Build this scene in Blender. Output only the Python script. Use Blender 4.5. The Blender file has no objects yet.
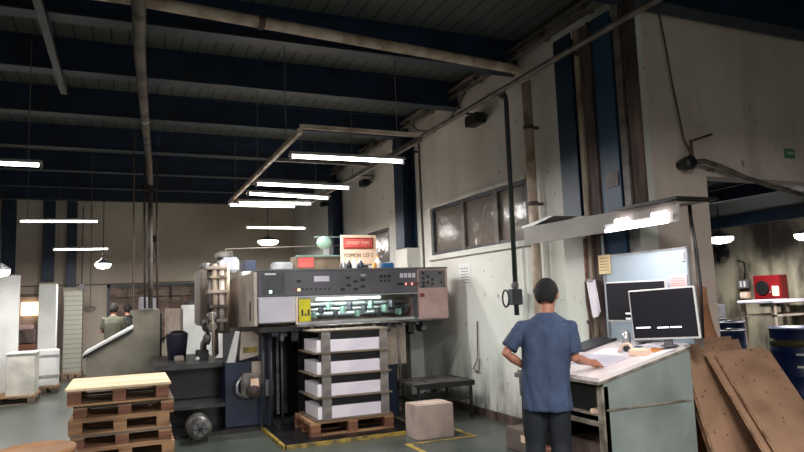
import bpy, bmesh, math, random
from mathutils import Vector, Matrix, noise
random.seed(7)
S = bpy.context.scene
C = S.collection
R = math.radians

# ------------------------------------------------------------------ materials
def nt_new(name):
    m = bpy.data.materials.new(name); m.use_nodes = True
    return m, m.node_tree, m.node_tree.nodes['Principled BSDF']

def lin(c):
    return tuple(((v/255)/12.92 if v/255 <= .04045 else ((v/255+.055)/1.055)**2.4) for v in c) + (1,)

def mat(name, rgb, rough=.6, metal=0, rgb2=None, scale=4, stretch=(1,1,1), lo=.4, hi=.65, bump=0, bscale=None, coat=0, detail=5):
    m, nt, b = nt_new(name)
    b.inputs['Roughness'].default_value = rough
    b.inputs['Metallic'].default_value = metal
    if coat: b.inputs['Coat Weight'].default_value = coat
    c1 = lin(rgb)
    if rgb2 is None: rgb2 = tuple(v*.86 for v in rgb)
    c2 = lin(rgb2)
    tc = nt.nodes.new('ShaderNodeTexCoord'); mp = nt.nodes.new('ShaderNodeMapping')
    mp.inputs['Scale'].default_value = stretch
    nt.links.new(tc.outputs['Object'], mp.inputs['Vector'])
    n = nt.nodes.new('ShaderNodeTexNoise'); n.inputs['Scale'].default_value = scale; n.inputs['Detail'].default_value = detail
    nt.links.new(mp.outputs[0], n.inputs['Vector'])
    r = nt.nodes.new('ShaderNodeMapRange'); r.inputs[1].default_value = lo; r.inputs[2].default_value = hi
    nt.links.new(n.outputs['Fac'], r.inputs[0])
    mx = nt.nodes.new('ShaderNodeMix'); mx.data_type = 'RGBA'
    mx.inputs[6].default_value = c1; mx.inputs[7].default_value = c2
    nt.links.new(r.outputs[0], mx.inputs[0]); nt.links.new(mx.outputs[2], b.inputs['Base Color'])
    if bump:
        bn = nt.nodes.new('ShaderNodeTexNoise'); bn.inputs['Scale'].default_value = bscale or scale*4; bn.inputs['Detail'].default_value = 4
        nt.links.new(mp.outputs[0], bn.inputs['Vector'])
        bp = nt.nodes.new('ShaderNodeBump'); bp.inputs['Strength'].default_value = bump; bp.inputs['Distance'].default_value = .01
        nt.links.new(bn.outputs['Fac'], bp.inputs['Height']); nt.links.new(bp.outputs[0], b.inputs['Normal'])
    return m

def emit(name, rgb, strength):
    m, nt, b = nt_new(name)
    b.inputs['Base Color'].default_value = (.8,.8,.8,1)
    b.inputs['Emission Color'].default_value = lin(rgb); b.inputs['Emission Strength'].default_value = strength
    return m

def layered(name, base, rough, layers, bump=.2, bscale=20):
    """base colour + layers of (colour, scale, stretch, lo, hi, (zlo, zhi) or None, strength): stains with a shape of their own"""
    m, nt, b = nt_new(name); b.inputs['Roughness'].default_value = rough
    tc = nt.nodes.new('ShaderNodeTexCoord'); prev = None
    sep = nt.nodes.new('ShaderNodeSeparateXYZ'); nt.links.new(tc.outputs['Object'], sep.inputs[0])
    for (col, sc, st, lo, hi, zr, k) in layers:
        mp = nt.nodes.new('ShaderNodeMapping'); mp.inputs['Scale'].default_value = st; nt.links.new(tc.outputs['Object'], mp.inputs['Vector'])
        n = nt.nodes.new('ShaderNodeTexNoise'); n.inputs['Scale'].default_value = sc; n.inputs['Detail'].default_value = 6
        nt.links.new(mp.outputs[0], n.inputs['Vector'])
        r = nt.nodes.new('ShaderNodeMapRange'); r.inputs[1].default_value = lo; r.inputs[2].default_value = hi; r.inputs[4].default_value = k
        nt.links.new(n.outputs['Fac'], r.inputs[0]); fac = r.outputs[0]
        if zr:
            z = nt.nodes.new('ShaderNodeMapRange'); z.inputs[1].default_value = zr[1]; z.inputs[2].default_value = zr[0]
            nt.links.new(sep.outputs['Z'], z.inputs[0])
            mu = nt.nodes.new('ShaderNodeMath'); mu.operation = 'MULTIPLY'
            nt.links.new(fac, mu.inputs[0]); nt.links.new(z.outputs[0], mu.inputs[1]); fac = mu.outputs[0]
        mx = nt.nodes.new('ShaderNodeMix'); mx.data_type = 'RGBA'; mx.inputs[7].default_value = lin(col)
        if prev is None: mx.inputs[6].default_value = lin(base)
        else: nt.links.new(prev, mx.inputs[6])
        nt.links.new(fac, mx.inputs[0]); prev = mx.outputs[2]
    nt.links.new(prev, b.inputs['Base Color'])
    bn = nt.nodes.new('ShaderNodeTexNoise'); bn.inputs['Scale'].default_value = bscale; nt.links.new(tc.outputs['Object'], bn.inputs['Vector'])
    bp = nt.nodes.new('ShaderNodeBump'); bp.inputs['Strength'].default_value = bump; bp.inputs['Distance'].default_value = .01
    nt.links.new(bn.outputs['Fac'], bp.inputs['Height']); nt.links.new(bp.outputs[0], b.inputs['Normal'])
    return m, nt, b, tc, prev

M = {}
M['plaster'] = layered('plaster', (216,216,210), .75, [
    ((194,190,182), .7, (1,1,1), .42, .62, None, .8),
    ((164,154,146), 2.2, (1,1,.12), .56, .76, None, .4),
    ((214,220,212), .5, (1,1,.6), .3, .55, (1.0,2.4), .8),
    ((130,122,116), 3, (1,1,.5), .58, .74, (.5,1.5), .6),
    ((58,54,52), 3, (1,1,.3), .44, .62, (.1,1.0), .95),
    ((96,84,76), 9, (1,1,1), .66, .74, None, .7)])[0]
M['plaster_warm'] = layered('plaster_warm', (208,192,182), .8, [
    ((184,168,158), .8, (1,1,1), .4, .65, None, .8),
    ((160,144,134), 2.4, (1,1,.12), .5, .72, None, .5),
    ((90,76,68), 11, (1,1,1), .67, .74, None, .7)])[0]
M['plaster_back'] = layered('plaster_back', (206,196,180), .8, [
    ((168,152,140), .35, (1,1,1.2), .4, .6, None, .8),
    ((196,196,176), .5, (1,1,1), .4, .6, (.3,1.9), .8)])[0]
M['old_concrete'] = layered('old_concrete', (162,154,134), .85, [
    ((96,90,74), 1.6, (1,1,.15), .42, .56, None, .95),
    ((50,46,38), 1.1, (1,1,.5), .5, .6, None, .9),
    ((172,160,140), 3.5, (1,1,.1), .56, .7, None, .7)])[0]
M['floor'], nt, b, tc, prev = layered('floor', (80,86,80), .32, [
    ((60,67,62), .8, (1,1,1), .42, .62, None, .9),
    ((94,96,88), 2.2, (1,.4,1), .5, .7, None, .5),
    ((50,52,50), 5, (1,1,1), .62, .74, None, .7)], bump=.08, bscale=9)
M['navy'] = mat('navy_paint', (22,46,72), .45, rgb2=(14,30,48), scale=3)
M['navylit'] = mat('navy_paint_lit', (34,70,100), .45, rgb2=(26,52,76), scale=3)  # navy column paint with lamplight brightened into its colour
M['beam'] = mat('beam_paint', (18,42,68), .5, rgb2=(12,26,44), scale=2.5)
M['flange'] = mat('flange_paint', (40,52,66), .5, rgb2=(22,34,50), scale=4)
M['rust'] = mat('rusted_steel', (98,80,74), .7, rgb2=(44,35,35), scale=6, stretch=(1,1,.25), bump=.3)
M['creamlitedge'] = mat('worn_cream_and_lit_edge', (160,146,128), .6, rgb2=(96,74,60), scale=8, stretch=(1,1,.2))  # worn cream on press parts; paints the lit edge of the channel
M['creampipe'] = mat('cream_pipe', (198,182,164), .5, rgb2=(150,124,104), scale=5)
M['greypipe'] = mat('grey_pipe', (112,104,98), .5, rgb2=(70,62,58), scale=6)
M['darkpipe'] = mat('dark_green_pipe', (38,48,44), .45, scale=8)
M['black'] = mat('black_metal', (20,22,24), .45, scale=6)
M['blackplastic'] = mat('black_plastic', (26,26,30), .5, scale=6)
M['darkgrey'] = mat('dark_grey_metal', (62,64,70), .45, rgb2=(46,48,54), scale=5)
M['rackgrey'] = mat('rack_grey', (136,128,124), .6, rgb2=(104,98,96), scale=8)
M['midgrey'] = mat('mid_grey_metal', (104,102,106), .45, scale=5)
M['panelgrey'] = mat('panel_grey', (88,86,94), .45, rgb2=(76,76,82), scale=3)
M['presspink'] = mat('press_beige', (186,156,152), .5, rgb2=(164,134,130), scale=3)
M['presscream'] = mat('press_cream', (164,150,138), .5, rgb2=(122,108,98), scale=4, stretch=(1,1,.4))
M['presspale'] = mat('press_pale_side', (200,188,178), .5, rgb2=(172,160,150), scale=3)
M['presslav'] = mat('press_light_grey', (200,196,208), .45, rgb2=(182,178,190), scale=2)
M['ductgrey'] = mat('duct_paint', (104,94,86), .6, rgb2=(50,44,42), scale=5, stretch=(1,1,.4))
M['housing'] = mat('housing_beige', (150,144,130), .55, rgb2=(128,122,108), scale=3)
M['silver'] = mat('silver', (190,192,196), .3, metal=.7, scale=6)
M['dirtysteel'] = mat('dirty_steel', (132,128,124), .4, metal=.5, rgb2=(70,66,64), scale=8)
M['tread'] = mat('worn_tread_plate', (74,74,76), .32, metal=.4, rgb2=(44,44,46), scale=6, stretch=(.5,1,1))
M['oil'] = mat('oily_black', (18,18,22), .35, rgb2=(34,30,34), scale=7)
M['pressnavy'] = mat('press_navy', (22,36,62), .4, rgb2=(12,18,34), scale=3)
M['white'] = mat('white_paint', (226,226,224), .5, rgb2=(204,204,202), scale=2)
M['paper'] = mat('paper', (246,240,248), .8, rgb2=(222,214,228), scale=1.5)
def ruled(name, c1, c2, period, duty=.3):
    m, nt, b = nt_new(name); b.inputs['Roughness'].default_value = .8
    tc = nt.nodes.new('ShaderNodeTexCoord'); sep = nt.nodes.new('ShaderNodeSeparateXYZ'); nt.links.new(tc.outputs['Object'], sep.inputs[0])
    mm = nt.nodes.new('ShaderNodeMath'); mm.operation = 'DIVIDE'; mm.inputs[1].default_value = period; nt.links.new(sep.outputs['Z'], mm.inputs[0])
    fr = nt.nodes.new('ShaderNodeMath'); fr.operation = 'FRACT'; nt.links.new(mm.outputs[0], fr.inputs[0])
    lt = nt.nodes.new('ShaderNodeMath'); lt.operation = 'LESS_THAN'; lt.inputs[1].default_value = duty; nt.links.new(fr.outputs[0], lt.inputs[0])
    mx = nt.nodes.new('ShaderNodeMix'); mx.data_type = 'RGBA'; mx.inputs[6].default_value = lin(c1); mx.inputs[7].default_value = lin(c2)
    nt.links.new(lt.outputs[0], mx.inputs[0]); nt.links.new(mx.outputs[2], b.inputs['Base Color'])
    return m
M['reams'] = ruled('ream_edges', (160,158,146), (138,136,124), .11, .25)
M['wood'] = mat('pallet_wood', (176,136,100), .75, rgb2=(112,78,56), scale=5, stretch=(.3,3,3), bump=.2)
M['woodlight'] = mat('pale_plywood', (232,208,174), .7, rgb2=(208,180,144), scale=3, stretch=(.3,3,3))
M['woodred'] = mat('red_brown_wood', (140,92,70), .75, rgb2=(86,52,42), scale=5, stretch=(.3,3,3), bump=.2)
M['woodgrey'] = mat('grey_pallet_wood', (128,112,96), .75, rgb2=(84,72,62), scale=5, stretch=(.3,3,3))
M['deskgreen'] = mat('worn_green_grey_paint', (130,138,134), .55, rgb2=(104,112,108), scale=2.2, lo=.42, hi=.7, bump=.1)
M['desktrim'] = mat('scuffed_desk_edge', (142,134,122), .6, rgb2=(84,74,64), scale=9)
M['laminate'] = mat('white_laminate', (232,222,222), .35, rgb2=(214,202,202), scale=2)
M['whiteboard'] = mat('pale_blue_board', (176,192,204), .35, rgb2=(164,180,192), scale=1.5)
M['hood'] = mat('grey_hood', (138,132,126), .55, rgb2=(116,110,104), scale=2)
M['hardboard'] = mat('brown_hardboard', (152,118,94), .7, rgb2=(124,94,74), scale=3, bump=.1)
def speckle(m, col, scale, th):
    nt = m.node_tree; b = nt.nodes['Principled BSDF']; src = b.inputs['Base Color'].links[0].from_socket
    tc = nt.nodes.new('ShaderNodeTexCoord'); v = nt.nodes.new('ShaderNodeTexVoronoi'); v.inputs['Scale'].default_value = scale
    nt.links.new(tc.outputs['Object'], v.inputs['Vector'])
    lt = nt.nodes.new('ShaderNodeMath'); lt.operation = 'LESS_THAN'; lt.inputs[1].default_value = th; nt.links.new(v.outputs['Distance'], lt.inputs[0])
    mx = nt.nodes.new('ShaderNodeMix'); mx.data_type = 'RGBA'; mx.inputs[7].default_value = lin(col)
    nt.links.new(src, mx.inputs[6]); nt.links.new(lt.outputs[0], mx.inputs[0]); nt.links.new(mx.outputs[2], b.inputs['Base Color'])
speckle(M['hardboard'], (84,54,42), 14, .13)
M['card'] = mat('cardboard', (186,130,96), .75, rgb2=(110,72,50), scale=2.5)
M['boardedge'] = mat('board_edge', (172,134,102), .8, rgb2=(108,76,56), scale=12)
M['fibre'] = mat('fibre_drum', (168,120,78), .7, rgb2=(130,90,58), scale=4)
M['drumblue'] = mat('drum_blue', (22,38,84), .4, rgb2=(16,28,62), scale=3)
M['red'] = mat('red_paint', (128,16,24), .4, scale=3)
M['redfade'] = mat('faded_red', (206,96,88), .5, rgb2=(184,74,70), scale=5)
M['reddark'] = mat('dark_red', (140,44,44), .5, scale=5)
M['cream'] = mat('cream_board', (236,206,182), .6, rgb2=(220,190,166), scale=3)
M['ink'] = mat('ink', (70,62,58), .7)
M['yellow'] = mat('yellow_label', (216,206,30), .5, scale=4)
M['yellowline'] = mat('worn_yellow_line', (166,138,62), .6, rgb2=(96,88,54), scale=9, lo=.45, hi=.6)
M['skin'] = mat('skin', (178,124,100), .5, rgb2=(160,106,84), scale=6)
M['hair'] = mat('black_hair', (16,13,14), .85, bump=.6, bscale=90)
M['tshirt'] = mat('slate_blue_cotton', (58,72,100), .85, rgb2=(46,58,84), scale=5, bump=.12, bscale=60)
M['trousers'] = mat('dark_navy_cloth', (15,21,30), .8, scale=5)
M['shoe'] = mat('shoe', (28,26,26), .5)
M['olive'] = mat('olive_cloth', (84,84,70), .85)
M['greenexit'] = mat('faded_green_sign', (78,128,104), .5)
M['greencap'] = mat('pale_green_plastic', (120,152,138), .4)
M['blue'] = mat('blue_plastic', (30,96,150), .4)
M['orange'] = mat('orange_plastic', (226,150,84), .5)
M['note'] = mat('yellow_note_paper', (238,214,168), .8, rgb2=(230,200,150), scale=5)
M['pinknote'] = mat('pink_note_paper', (232,206,206), .8)
M['screen'] = mat('screen', (30,28,36), .35, rgb2=(26,24,32), scale=2)
M['screentext'] = emit('screen_text', (235,235,240), .9)
M['tube'] = emit('fluorescent_tube', (255,250,240), 9)
M['tubehood'] = emit('hood_tube', (255,240,246), 5)
M['lampin'] = emit('inspection_tube', (220,245,240), 5)
M['lampdisc'] = emit('high_bay_lens', (255,252,245), 7)
M['glow'] = emit('lit_doorway_lamp', (255,240,170), 1.6)
M['ledgreen'] = emit('green_indicator', (170,255,200), 1.6)
M['ledyellow'] = emit('yellow_indicator', (255,225,120), 1.6)
M['ledred'] = emit('red_indicator', (255,50,60), .8)
M['brickview'] = layered('grubby_brick', (104,84,76), .85, [((142,124,112), 2.2, (1,1,2.5), .45, .6, None, .8), ((60,44,42), 4, (1,1,2), .52, .66, None, .7)])[0]

def glassmat(name, rgb, rough, alpha):
    m, nt, b = nt_new(name); b.inputs['Roughness'].default_value = rough
    tc = nt.nodes.new('ShaderNodeTexCoord'); n = nt.nodes.new('ShaderNodeTexNoise'); n.inputs['Scale'].default_value = 2.2; n.inputs['Detail'].default_value = 2; n.inputs['Distortion'].default_value = .6
    nt.links.new(tc.outputs['Object'], n.inputs['Vector'])
    mx = nt.nodes.new('ShaderNodeMix'); mx.data_type = 'RGBA'; mx.inputs[6].default_value = lin(rgb); mx.inputs[7].default_value = lin(tuple(v*.8 for v in rgb))
    nt.links.new(n.outputs['Fac'], mx.inputs[0]); nt.links.new(mx.outputs[2], b.inputs['Base Color'])
    bp = nt.nodes.new('ShaderNodeBump'); bp.inputs['Strength'].default_value = .35; bp.inputs['Distance'].default_value = .06
    nt.links.new(n.outputs['Fac'], bp.inputs['Height']); nt.links.new(bp.outputs[0], b.inputs['Normal'])
    b.inputs['Alpha'].default_value = alpha
    return m
M['sheeting'] = glassmat('plastic_sheeting', (122,112,104), .18, 1)
M['clear'] = glassmat('clear_plastic', (190,196,200), .1, .35)

# roof deck: long sheets with dark seams running along Y
def deckmat():
    m, nt, b = nt_new('roof_deck'); b.inputs['Roughness'].default_value = .6
    tc = nt.nodes.new('ShaderNodeTexCoord'); sep = nt.nodes.new('ShaderNodeSeparateXYZ'); nt.links.new(tc.outputs['Object'], sep.inputs[0])
    d = nt.nodes.new('ShaderNodeMath'); d.operation = 'DIVIDE'; d.inputs[1].default_value = .19; nt.links.new(sep.outputs['X'], d.inputs[0])
    fr = nt.nodes.new('ShaderNodeMath'); fr.operation = 'FRACT'; nt.links.new(d.outputs[0], fr.inputs[0])
    lt = nt.nodes.new('ShaderNodeMath'); lt.operation = 'LESS_THAN'; lt.inputs[1].default_value = .12; nt.links.new(fr.outputs[0], lt.inputs[0])
    n = nt.nodes.new('ShaderNodeTexNoise'); n.inputs['Scale'].default_value = 2; nt.links.new(tc.outputs['Object'], n.inputs['Vector'])
    a = nt.nodes.new('ShaderNodeMix'); a.data_type = 'RGBA'; a.inputs[6].default_value = lin((82,88,84)); a.inputs[7].default_value = lin((64,70,68)); nt.links.new(n.outputs['Fac'], a.inputs[0])
    mx = nt.nodes.new('ShaderNodeMix'); mx.data_type = 'RGBA'; mx.inputs[7].default_value = lin((22,24,28))
    nt.links.new(a.outputs[2], mx.inputs[6]); nt.links.new(lt.outputs[0], mx.inputs[0]); nt.links.new(mx.outputs[2], b.inputs['Base Color'])
    return m
M['deck'] = deckmat()

# ------------------------------------------------------------------ mesh building
class MB:
    def __init__(s): s.bm = bmesh.new()
    def box(s, a, b, bevel=0):
        vs = [s.bm.verts.new((x,y,z)) for x in (a[0],b[0]) for y in (a[1],b[1]) for z in (a[2],b[2])]
        fs = [s.bm.faces.new([vs[i] for i in f]) for f in ((0,1,3,2),(4,6,7,5),(0,4,5,1),(2,3,7,6),(0,2,6,4),(1,5,7,3))]
        if bevel:
            es = list({e for f in fs for e in f.edges})
            bmesh.ops.bevel(s.bm, geom=es, offset=bevel, segments=2, affect='EDGES')
        return s
    def hexa(s, p):      # 8 points: bottom ring of four, top ring of four
        vs = [s.bm.verts.new(q) for q in p]
        for f in ((0,3,2,1),(4,5,6,7),(0,1,5,4),(1,2,6,5),(2,3,7,6),(3,0,4,7)): s.bm.faces.new([vs[i] for i in f])
        return s
    def obox(s, c, size, rot=(0,0,0)):
        m = Matrix.Translation(c) @ Matrix.Rotation(rot[2],4,'Z') @ Matrix.Rotation(rot[1],4,'Y') @ Matrix.Rotation(rot[0],4,'X')
        h = [v/2 for v in size]
        p = [(-h[0],-h[1]),(h[0],-h[1]),(h[0],h[1]),(-h[0],h[1])]
        return s.hexa([m @ Vector((x,y,-h[2])) for x,y in p] + [m @ Vector((x,y,h[2])) for x,y in p])
    def prism(s, poly, axis, a, b):
        def pt(u,v,w): return {'x':(w,u,v),'y':(u,w,v),'z':(u,v,w)}[axis]
        lo = [s.bm.verts.new(pt(u,v,a)) for u,v in poly]; hi = [s.bm.verts.new(pt(u,v,b)) for u,v in poly]
        s.bm.faces.new(lo); s.bm.faces.new(hi)
        n = len(poly)
        for i in range(n): s.bm.faces.new((lo[i],lo[(i+1)%n],hi[(i+1)%n],hi[i]))
        return s
    def rings(s, rs, cap=True):
        prev = None
        allr = []
        for r in rs:
            cur = [s.bm.verts.new(p) for p in r]; allr.append(cur)
            if prev:
                n = len(cur)
                for i in range(n): s.bm.faces.new((prev[i],prev[(i+1)%n],cur[(i+1)%n],cur[i]))
            prev = cur
        if cap: s.bm.faces.new(allr[0][::-1]); s.bm.faces.new(allr[-1])
        return s
    def tube(s, path, r, n=10):
        path = [Vector(p) for p in path]
        rr = r if isinstance(r,(list,tuple)) else [r]*len(path)
        out = []; up = None
        for i,p in enumerate(path):
            if i == 0: t = path[1]-p
            elif i == len(path)-1: t = p-path[i-1]
            else: t = (path[i+1]-p).normalized()+(p-path[i-1]).normalized()
            t.normalize()
            if up is None: up = Vector((0,0,1)) if abs(t.z) < .9 else Vector((1,0,0))
            u = (up - t*up.dot(t)).normalized(); v = t.cross(u); up = u
            out.append([p + (u*math.cos(2*math.pi*k/n)+v*math.sin(2*math.pi*k/n))*rr[i] for k in range(n)])
        return s.rings(out)
    def lathe(s, prof, c=(0,0), n=24, axis='z'):
        out = []
        for r,z in prof:
            ring = []
            for k in range(n):
                a = 2*math.pi*k/n; u,v = max(r,1e-4)*math.cos(a), max(r,1e-4)*math.sin(a)
                ring.append({'z':(c[0]+u,c[1]+v,z),'y':(c[0]+u,z,c[1]+v),'x':(z,c[0]+u,c[1]+v)}[axis])
            out.append(ring)
        return s.rings(out)
    def ball(s, c, r, n=14):
        if not isinstance(r,(tuple,list)): r = (r,r,r)
        m = Matrix.Translation(c) @ Matrix.Diagonal((*r,1))
        bmesh.ops.create_uvsphere(s.bm, u_segments=n, v_segments=max(6,n*2//3), radius=1, matrix=m)
        return s
    def build(s, name, m, parent=None, smooth=False, world=False, bevel=0):
        if world and parent is not None:
            top = parent
            while top.parent is not None: top = top.parent
            w = Matrix.Translation(top.location) @ Matrix.Rotation(top.rotation_euler.z,4,'Z')
            bmesh.ops.transform(s.bm, matrix=w.inverted(), verts=s.bm.verts)
        bmesh.ops.recalc_face_normals(s.bm, faces=s.bm.faces)
        me = bpy.data.meshes.new(name); s.bm.to_mesh(me); s.bm.free()
        me.materials.append(M[m] if isinstance(m,str) else m)
        if smooth:
            for p in me.polygons: p.use_smooth = True
        o = bpy.data.objects.new(name, me); C.objects.link(o)
        if parent is not None: o.parent = parent
        if bevel:
            bv = o.modifiers.new('bevel','BEVEL'); bv.width = bevel; bv.segments = 2; bv.limit_method = 'ANGLE'
        return o

def thing(name, label, cat, loc=(0,0,0), rz=0, group=None):
    o = bpy.data.objects.new(name, None); C.objects.link(o); o.empty_display_size = .1
    o.location = loc; o.rotation_euler = (0,0,rz)
    o['label'] = label; o['category'] = cat
    if group: o['group'] = group
    return o
def tag(o, label, cat, group=None, loc=None):
    """a one-mesh thing; its origin is moved to the middle of its base"""
    if loc is None:
        vs = [v.co for v in o.data.vertices]
        loc = Vector(((min(v.x for v in vs)+max(v.x for v in vs))/2, (min(v.y for v in vs)+max(v.y for v in vs))/2, min(v.z for v in vs)))
    else: loc = Vector(loc)
    o.data.transform(Matrix.Translation(-loc)); o.location = loc
    o['label'] = label; o['category'] = cat
    if group: o['group'] = group
    return o
def struct(o): o['kind'] = 'structure'; return o
def dup(root, loc, rz=None, label=None):
    r = root.copy(); C.objects.link(r); r.location = loc
    if rz is not None: r.rotation_euler = (0,0,rz)
    if label: r['label'] = label
    for ch in list(root.children):
        c = ch.copy(); C.objects.link(c); c.parent = r
        for g in list(ch.children):
            d = g.copy(); C.objects.link(d); d.parent = c
    return r
def text(body, size, m, name, parent, loc, normal_az, depth=.002, width=None):
    """lettering standing upright; normal_az = direction it faces, degrees from +X. loc in world"""
    cu = bpy.data.curves.new(name,'FONT'); cu.body = body; cu.size = size; cu.extrude = depth/2; cu.align_x = 'CENTER'; cu.align_y = 'CENTER'
    o = bpy.data.objects.new(name, cu); C.objects.link(o)
    dg = bpy.context.evaluated_depsgraph_get(); me = bpy.data.meshes.new_from_object(o.evaluated_get(dg))
    bpy.data.objects.remove(o)
    if width:
        w = max(v.co.x for v in me.vertices)-min(v.co.x for v in me.vertices)
        me.transform(Matrix.Diagonal((width/w,1,1,1)))
    me.transform(Matrix.Translation(loc) @ Matrix.Rotation(R(normal_az+90),4,'Z') @ Matrix.Rotation(R(90),4,'X'))
    if parent is not None:
        top = parent
        while top.parent is not None: top = top.parent
        me.transform((Matrix.Translation(top.location) @ Matrix.Rotation(top.rotation_euler.z,4,'Z')).inverted())
    me.materials.clear(); me.materials.append(M[m])
    t = bpy.data.objects.new(name, me); C.objects.link(t)
    if parent is not None: t.parent = parent
    return t
def area(name, loc, size, energy, parent=None, color=(1,.98,.95), rot=(0,0,0), spread=180):
    l = bpy.data.lights.new(name,'AREA'); l.shape = 'RECTANGLE'; l.size, l.size_y = size; l.energy = energy; l.color = color; l.spread = R(spread)
    o = bpy.data.objects.new(name,l); C.objects.link(o)
    o.location = loc; o.rotation_euler = rot
    if parent is not None:
        o.parent = parent; o.location = Vector(loc)-parent.location
    return o

WX = 4.43      # face of the right wall
CY = 4.60      # face of the cross wall
BY = 18.0      # face of the back wall
ROOF = 4.68
AX = 11.0      # annex far wall

# ------------------------------------------------------------------ setting
b = MB(); b.box((-9,-4,-.12),(12,19,0)); struct(b.build('floor','floor'))
# right wall with two window openings
def wall_x(x0, x1, ya, yb, za, zb, holes, name, m):
    b = MB(); ys = ya; holes = sorted(holes)
    for (h0,h1,z0,z1) in holes:
        b.box((x0,ys,za),(x1,h0,zb)); b.box((x0,h0,za),(x1,h1,z0)); b.box((x0,h0,z1),(x1,h1,zb)); ys = h1
    b.box((x0,ys,za),(x1,yb,zb))
    return struct(b.build(name,m))
wall_x(WX, WX+.22, CY, BY+.2, 0, ROOF, [(6.38,9.0,2.24,2.98),(10.8,11.9,2.26,2.9)], 'wall_right', 'plaster')
b = MB(); b.box((WX+.22,CY,0),(5.35,CY+.22,4.75)); b.box((5.35,CY,2.71),(12,CY+.22,4.75)); b.box((10.4,CY,0),(12,CY+.22,2.71)); struct(b.build('wall_cross','plaster_warm'))
b = MB(); b.box((-9,BY,0),(WX,BY+.2,ROOF)); struct(b.build('wall_back','plaster_back'))
b = MB(); b.box((-9.2,-4,0),(-9,BY+.2,ROOF)); struct(b.build('wall_left','plaster_back'))
b = MB(); b.box((-9.2,-4.2,0),(12,-4,ROOF)); struct(b.build('wall_front','plaster'))
b = MB(); b.box((AX,-4,0),(AX+.2,15,4.7)); struct(b.build('wall_annex','old_concrete'))
b = MB(); b.box((WX+.22,14.8,0),(AX,15,4.7)); struct(b.build('wall_annex_back','old_concrete'))
b = MB(); b.box((-9.2,-4.2,ROOF),(WX+.22,BY+.2,ROOF+.1)); b.box((WX+.22,-4.2,ROOF+.04),(12,CY,ROOF+.14)); struct(b.build('ceiling','deck'))
b = MB(); b.prism([(WX+.22,3.75),(AX+.2,2.75),(AX+.2,2.85),(WX+.22,3.85)],'y',CY+.22,15); struct(b.build('ceiling_annex','deck'))

def window(name, ya, yb, za, zb, mull):
    b = MB(); fw = .05
    b.box((WX+.0,ya,za),(WX+.09,yb,za+fw)); b.box((WX+.0,ya,zb-fw),(WX+.09,yb,zb))
    b.box((WX+.0,ya,za+fw),(WX+.09,ya+fw,zb-fw)); b.box((WX+.0,yb-fw,za+fw),(WX+.09,yb,zb-fw))
    w = struct(b.build(name,'darkgrey'))
    ys = [ya+fw]+mull+[yb-fw]
    for y in mull:
        k = MB(); k.box((WX-.01,y-.045,za+.02),(WX+.1,y+.045,zb-.02)); k.build('mullion','greypipe',w)
    for i in range(len(ys)-1):
        k = MB(); k.box((WX+.04,ys[i],za+fw),(WX+.055,ys[i+1],zb-fw)); k.build('pane','sheeting',w)
    k = MB(); k.box((WX-.05,ya-.12,za-.07),(WX+.1,yb+.05,za)); k.build('window_sill','plaster',w)
    k = MB(); k.box((WX-.03,yb,za-.07),(WX+.05,yb+.14,zb+.05)); k.box((WX-.03,ya,zb),(WX+.05,yb,zb+.05)); k.build('window_surround','plaster',w)
    return w
window('window_1',6.38,9.0,2.24,2.98,[7.1,8.0])
window('window_2',10.8,11.9,2.26,2.9,[])
# back wall window: wide frame, grubby brick seen behind
b = MB(); b.box((-.42,BY-.06,2.12),(1.72,BY+.02,2.2)); b.box((-.42,BY-.06,.75),(-.36,BY+.02,2.2)); b.box((1.66,BY-.06,.75),(1.72,BY+.02,2.2)); b.box((-.42,BY-.06,.7),(1.72,BY+.02,.78))
w3 = struct(b.build('window_3','darkgrey'))
k = MB(); k.box((-.36,BY-.02,.78),(1.66,BY-.012,2.12)); k.build('pane','brickview',w3)
for x in (.05,.5,1.1):
    k = MB(); k.box((x-.025,BY-.05,.78),(x+.025,BY-.02,2.12)); k.build('mullion','rust',w3)
k = MB(); k.box((-.36,BY-.05,1.85),(1.66,BY-.02,1.89)); k.build('transom','rust',w3)
# lit doorway far left
d = MB(); d.box((-2.42,BY-.03,0),(-2.36,BY+.01,2.0)); d.box((-1.8,BY-.03,0),(-1.74,BY+.01,2.0)); d.box((-2.42,BY-.03,1.95),(-1.74,BY+.01,2.02))
dr = struct(d.build('door_1','greypipe'))
k = MB(); k.box((-2.36,BY-.012,0),(-1.8,BY-.004,1.95)); k.build('doorway_panel','presspink',dr)

# plinths under the blue columns, on the walls
ti = 1
def trim(mb, m):
    global ti
    struct(mb.build('trim_%d'%ti, m)); ti += 1
for y0,y1 in ((9.5,9.95),(13.4,13.85)):
    trim(MB().box((4.2,y0,0),(WX,y1,2.41)), 'plaster')
for x0,x1,z in ((-2.8,-2.4,2.5),(-1.92,-1.56,2.28),(-1.4,-1.08,2.15)):
    trim(MB().box((x0,BY-.25,0),(x1,BY,z)), 'plaster_back')
# floor lines
trim(MB().box((2.84,6.62,.001),(3.72,6.68,.004)).box((3.66,6.68,.001),(3.72,7.6,.004)).box((2.84,6.2,.001),(2.9,6.62,.004)), 'yellowline')
trim(MB().box((WX-.03,CY+1.6,0),(WX,9.5,.10)), 'rust')

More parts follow.
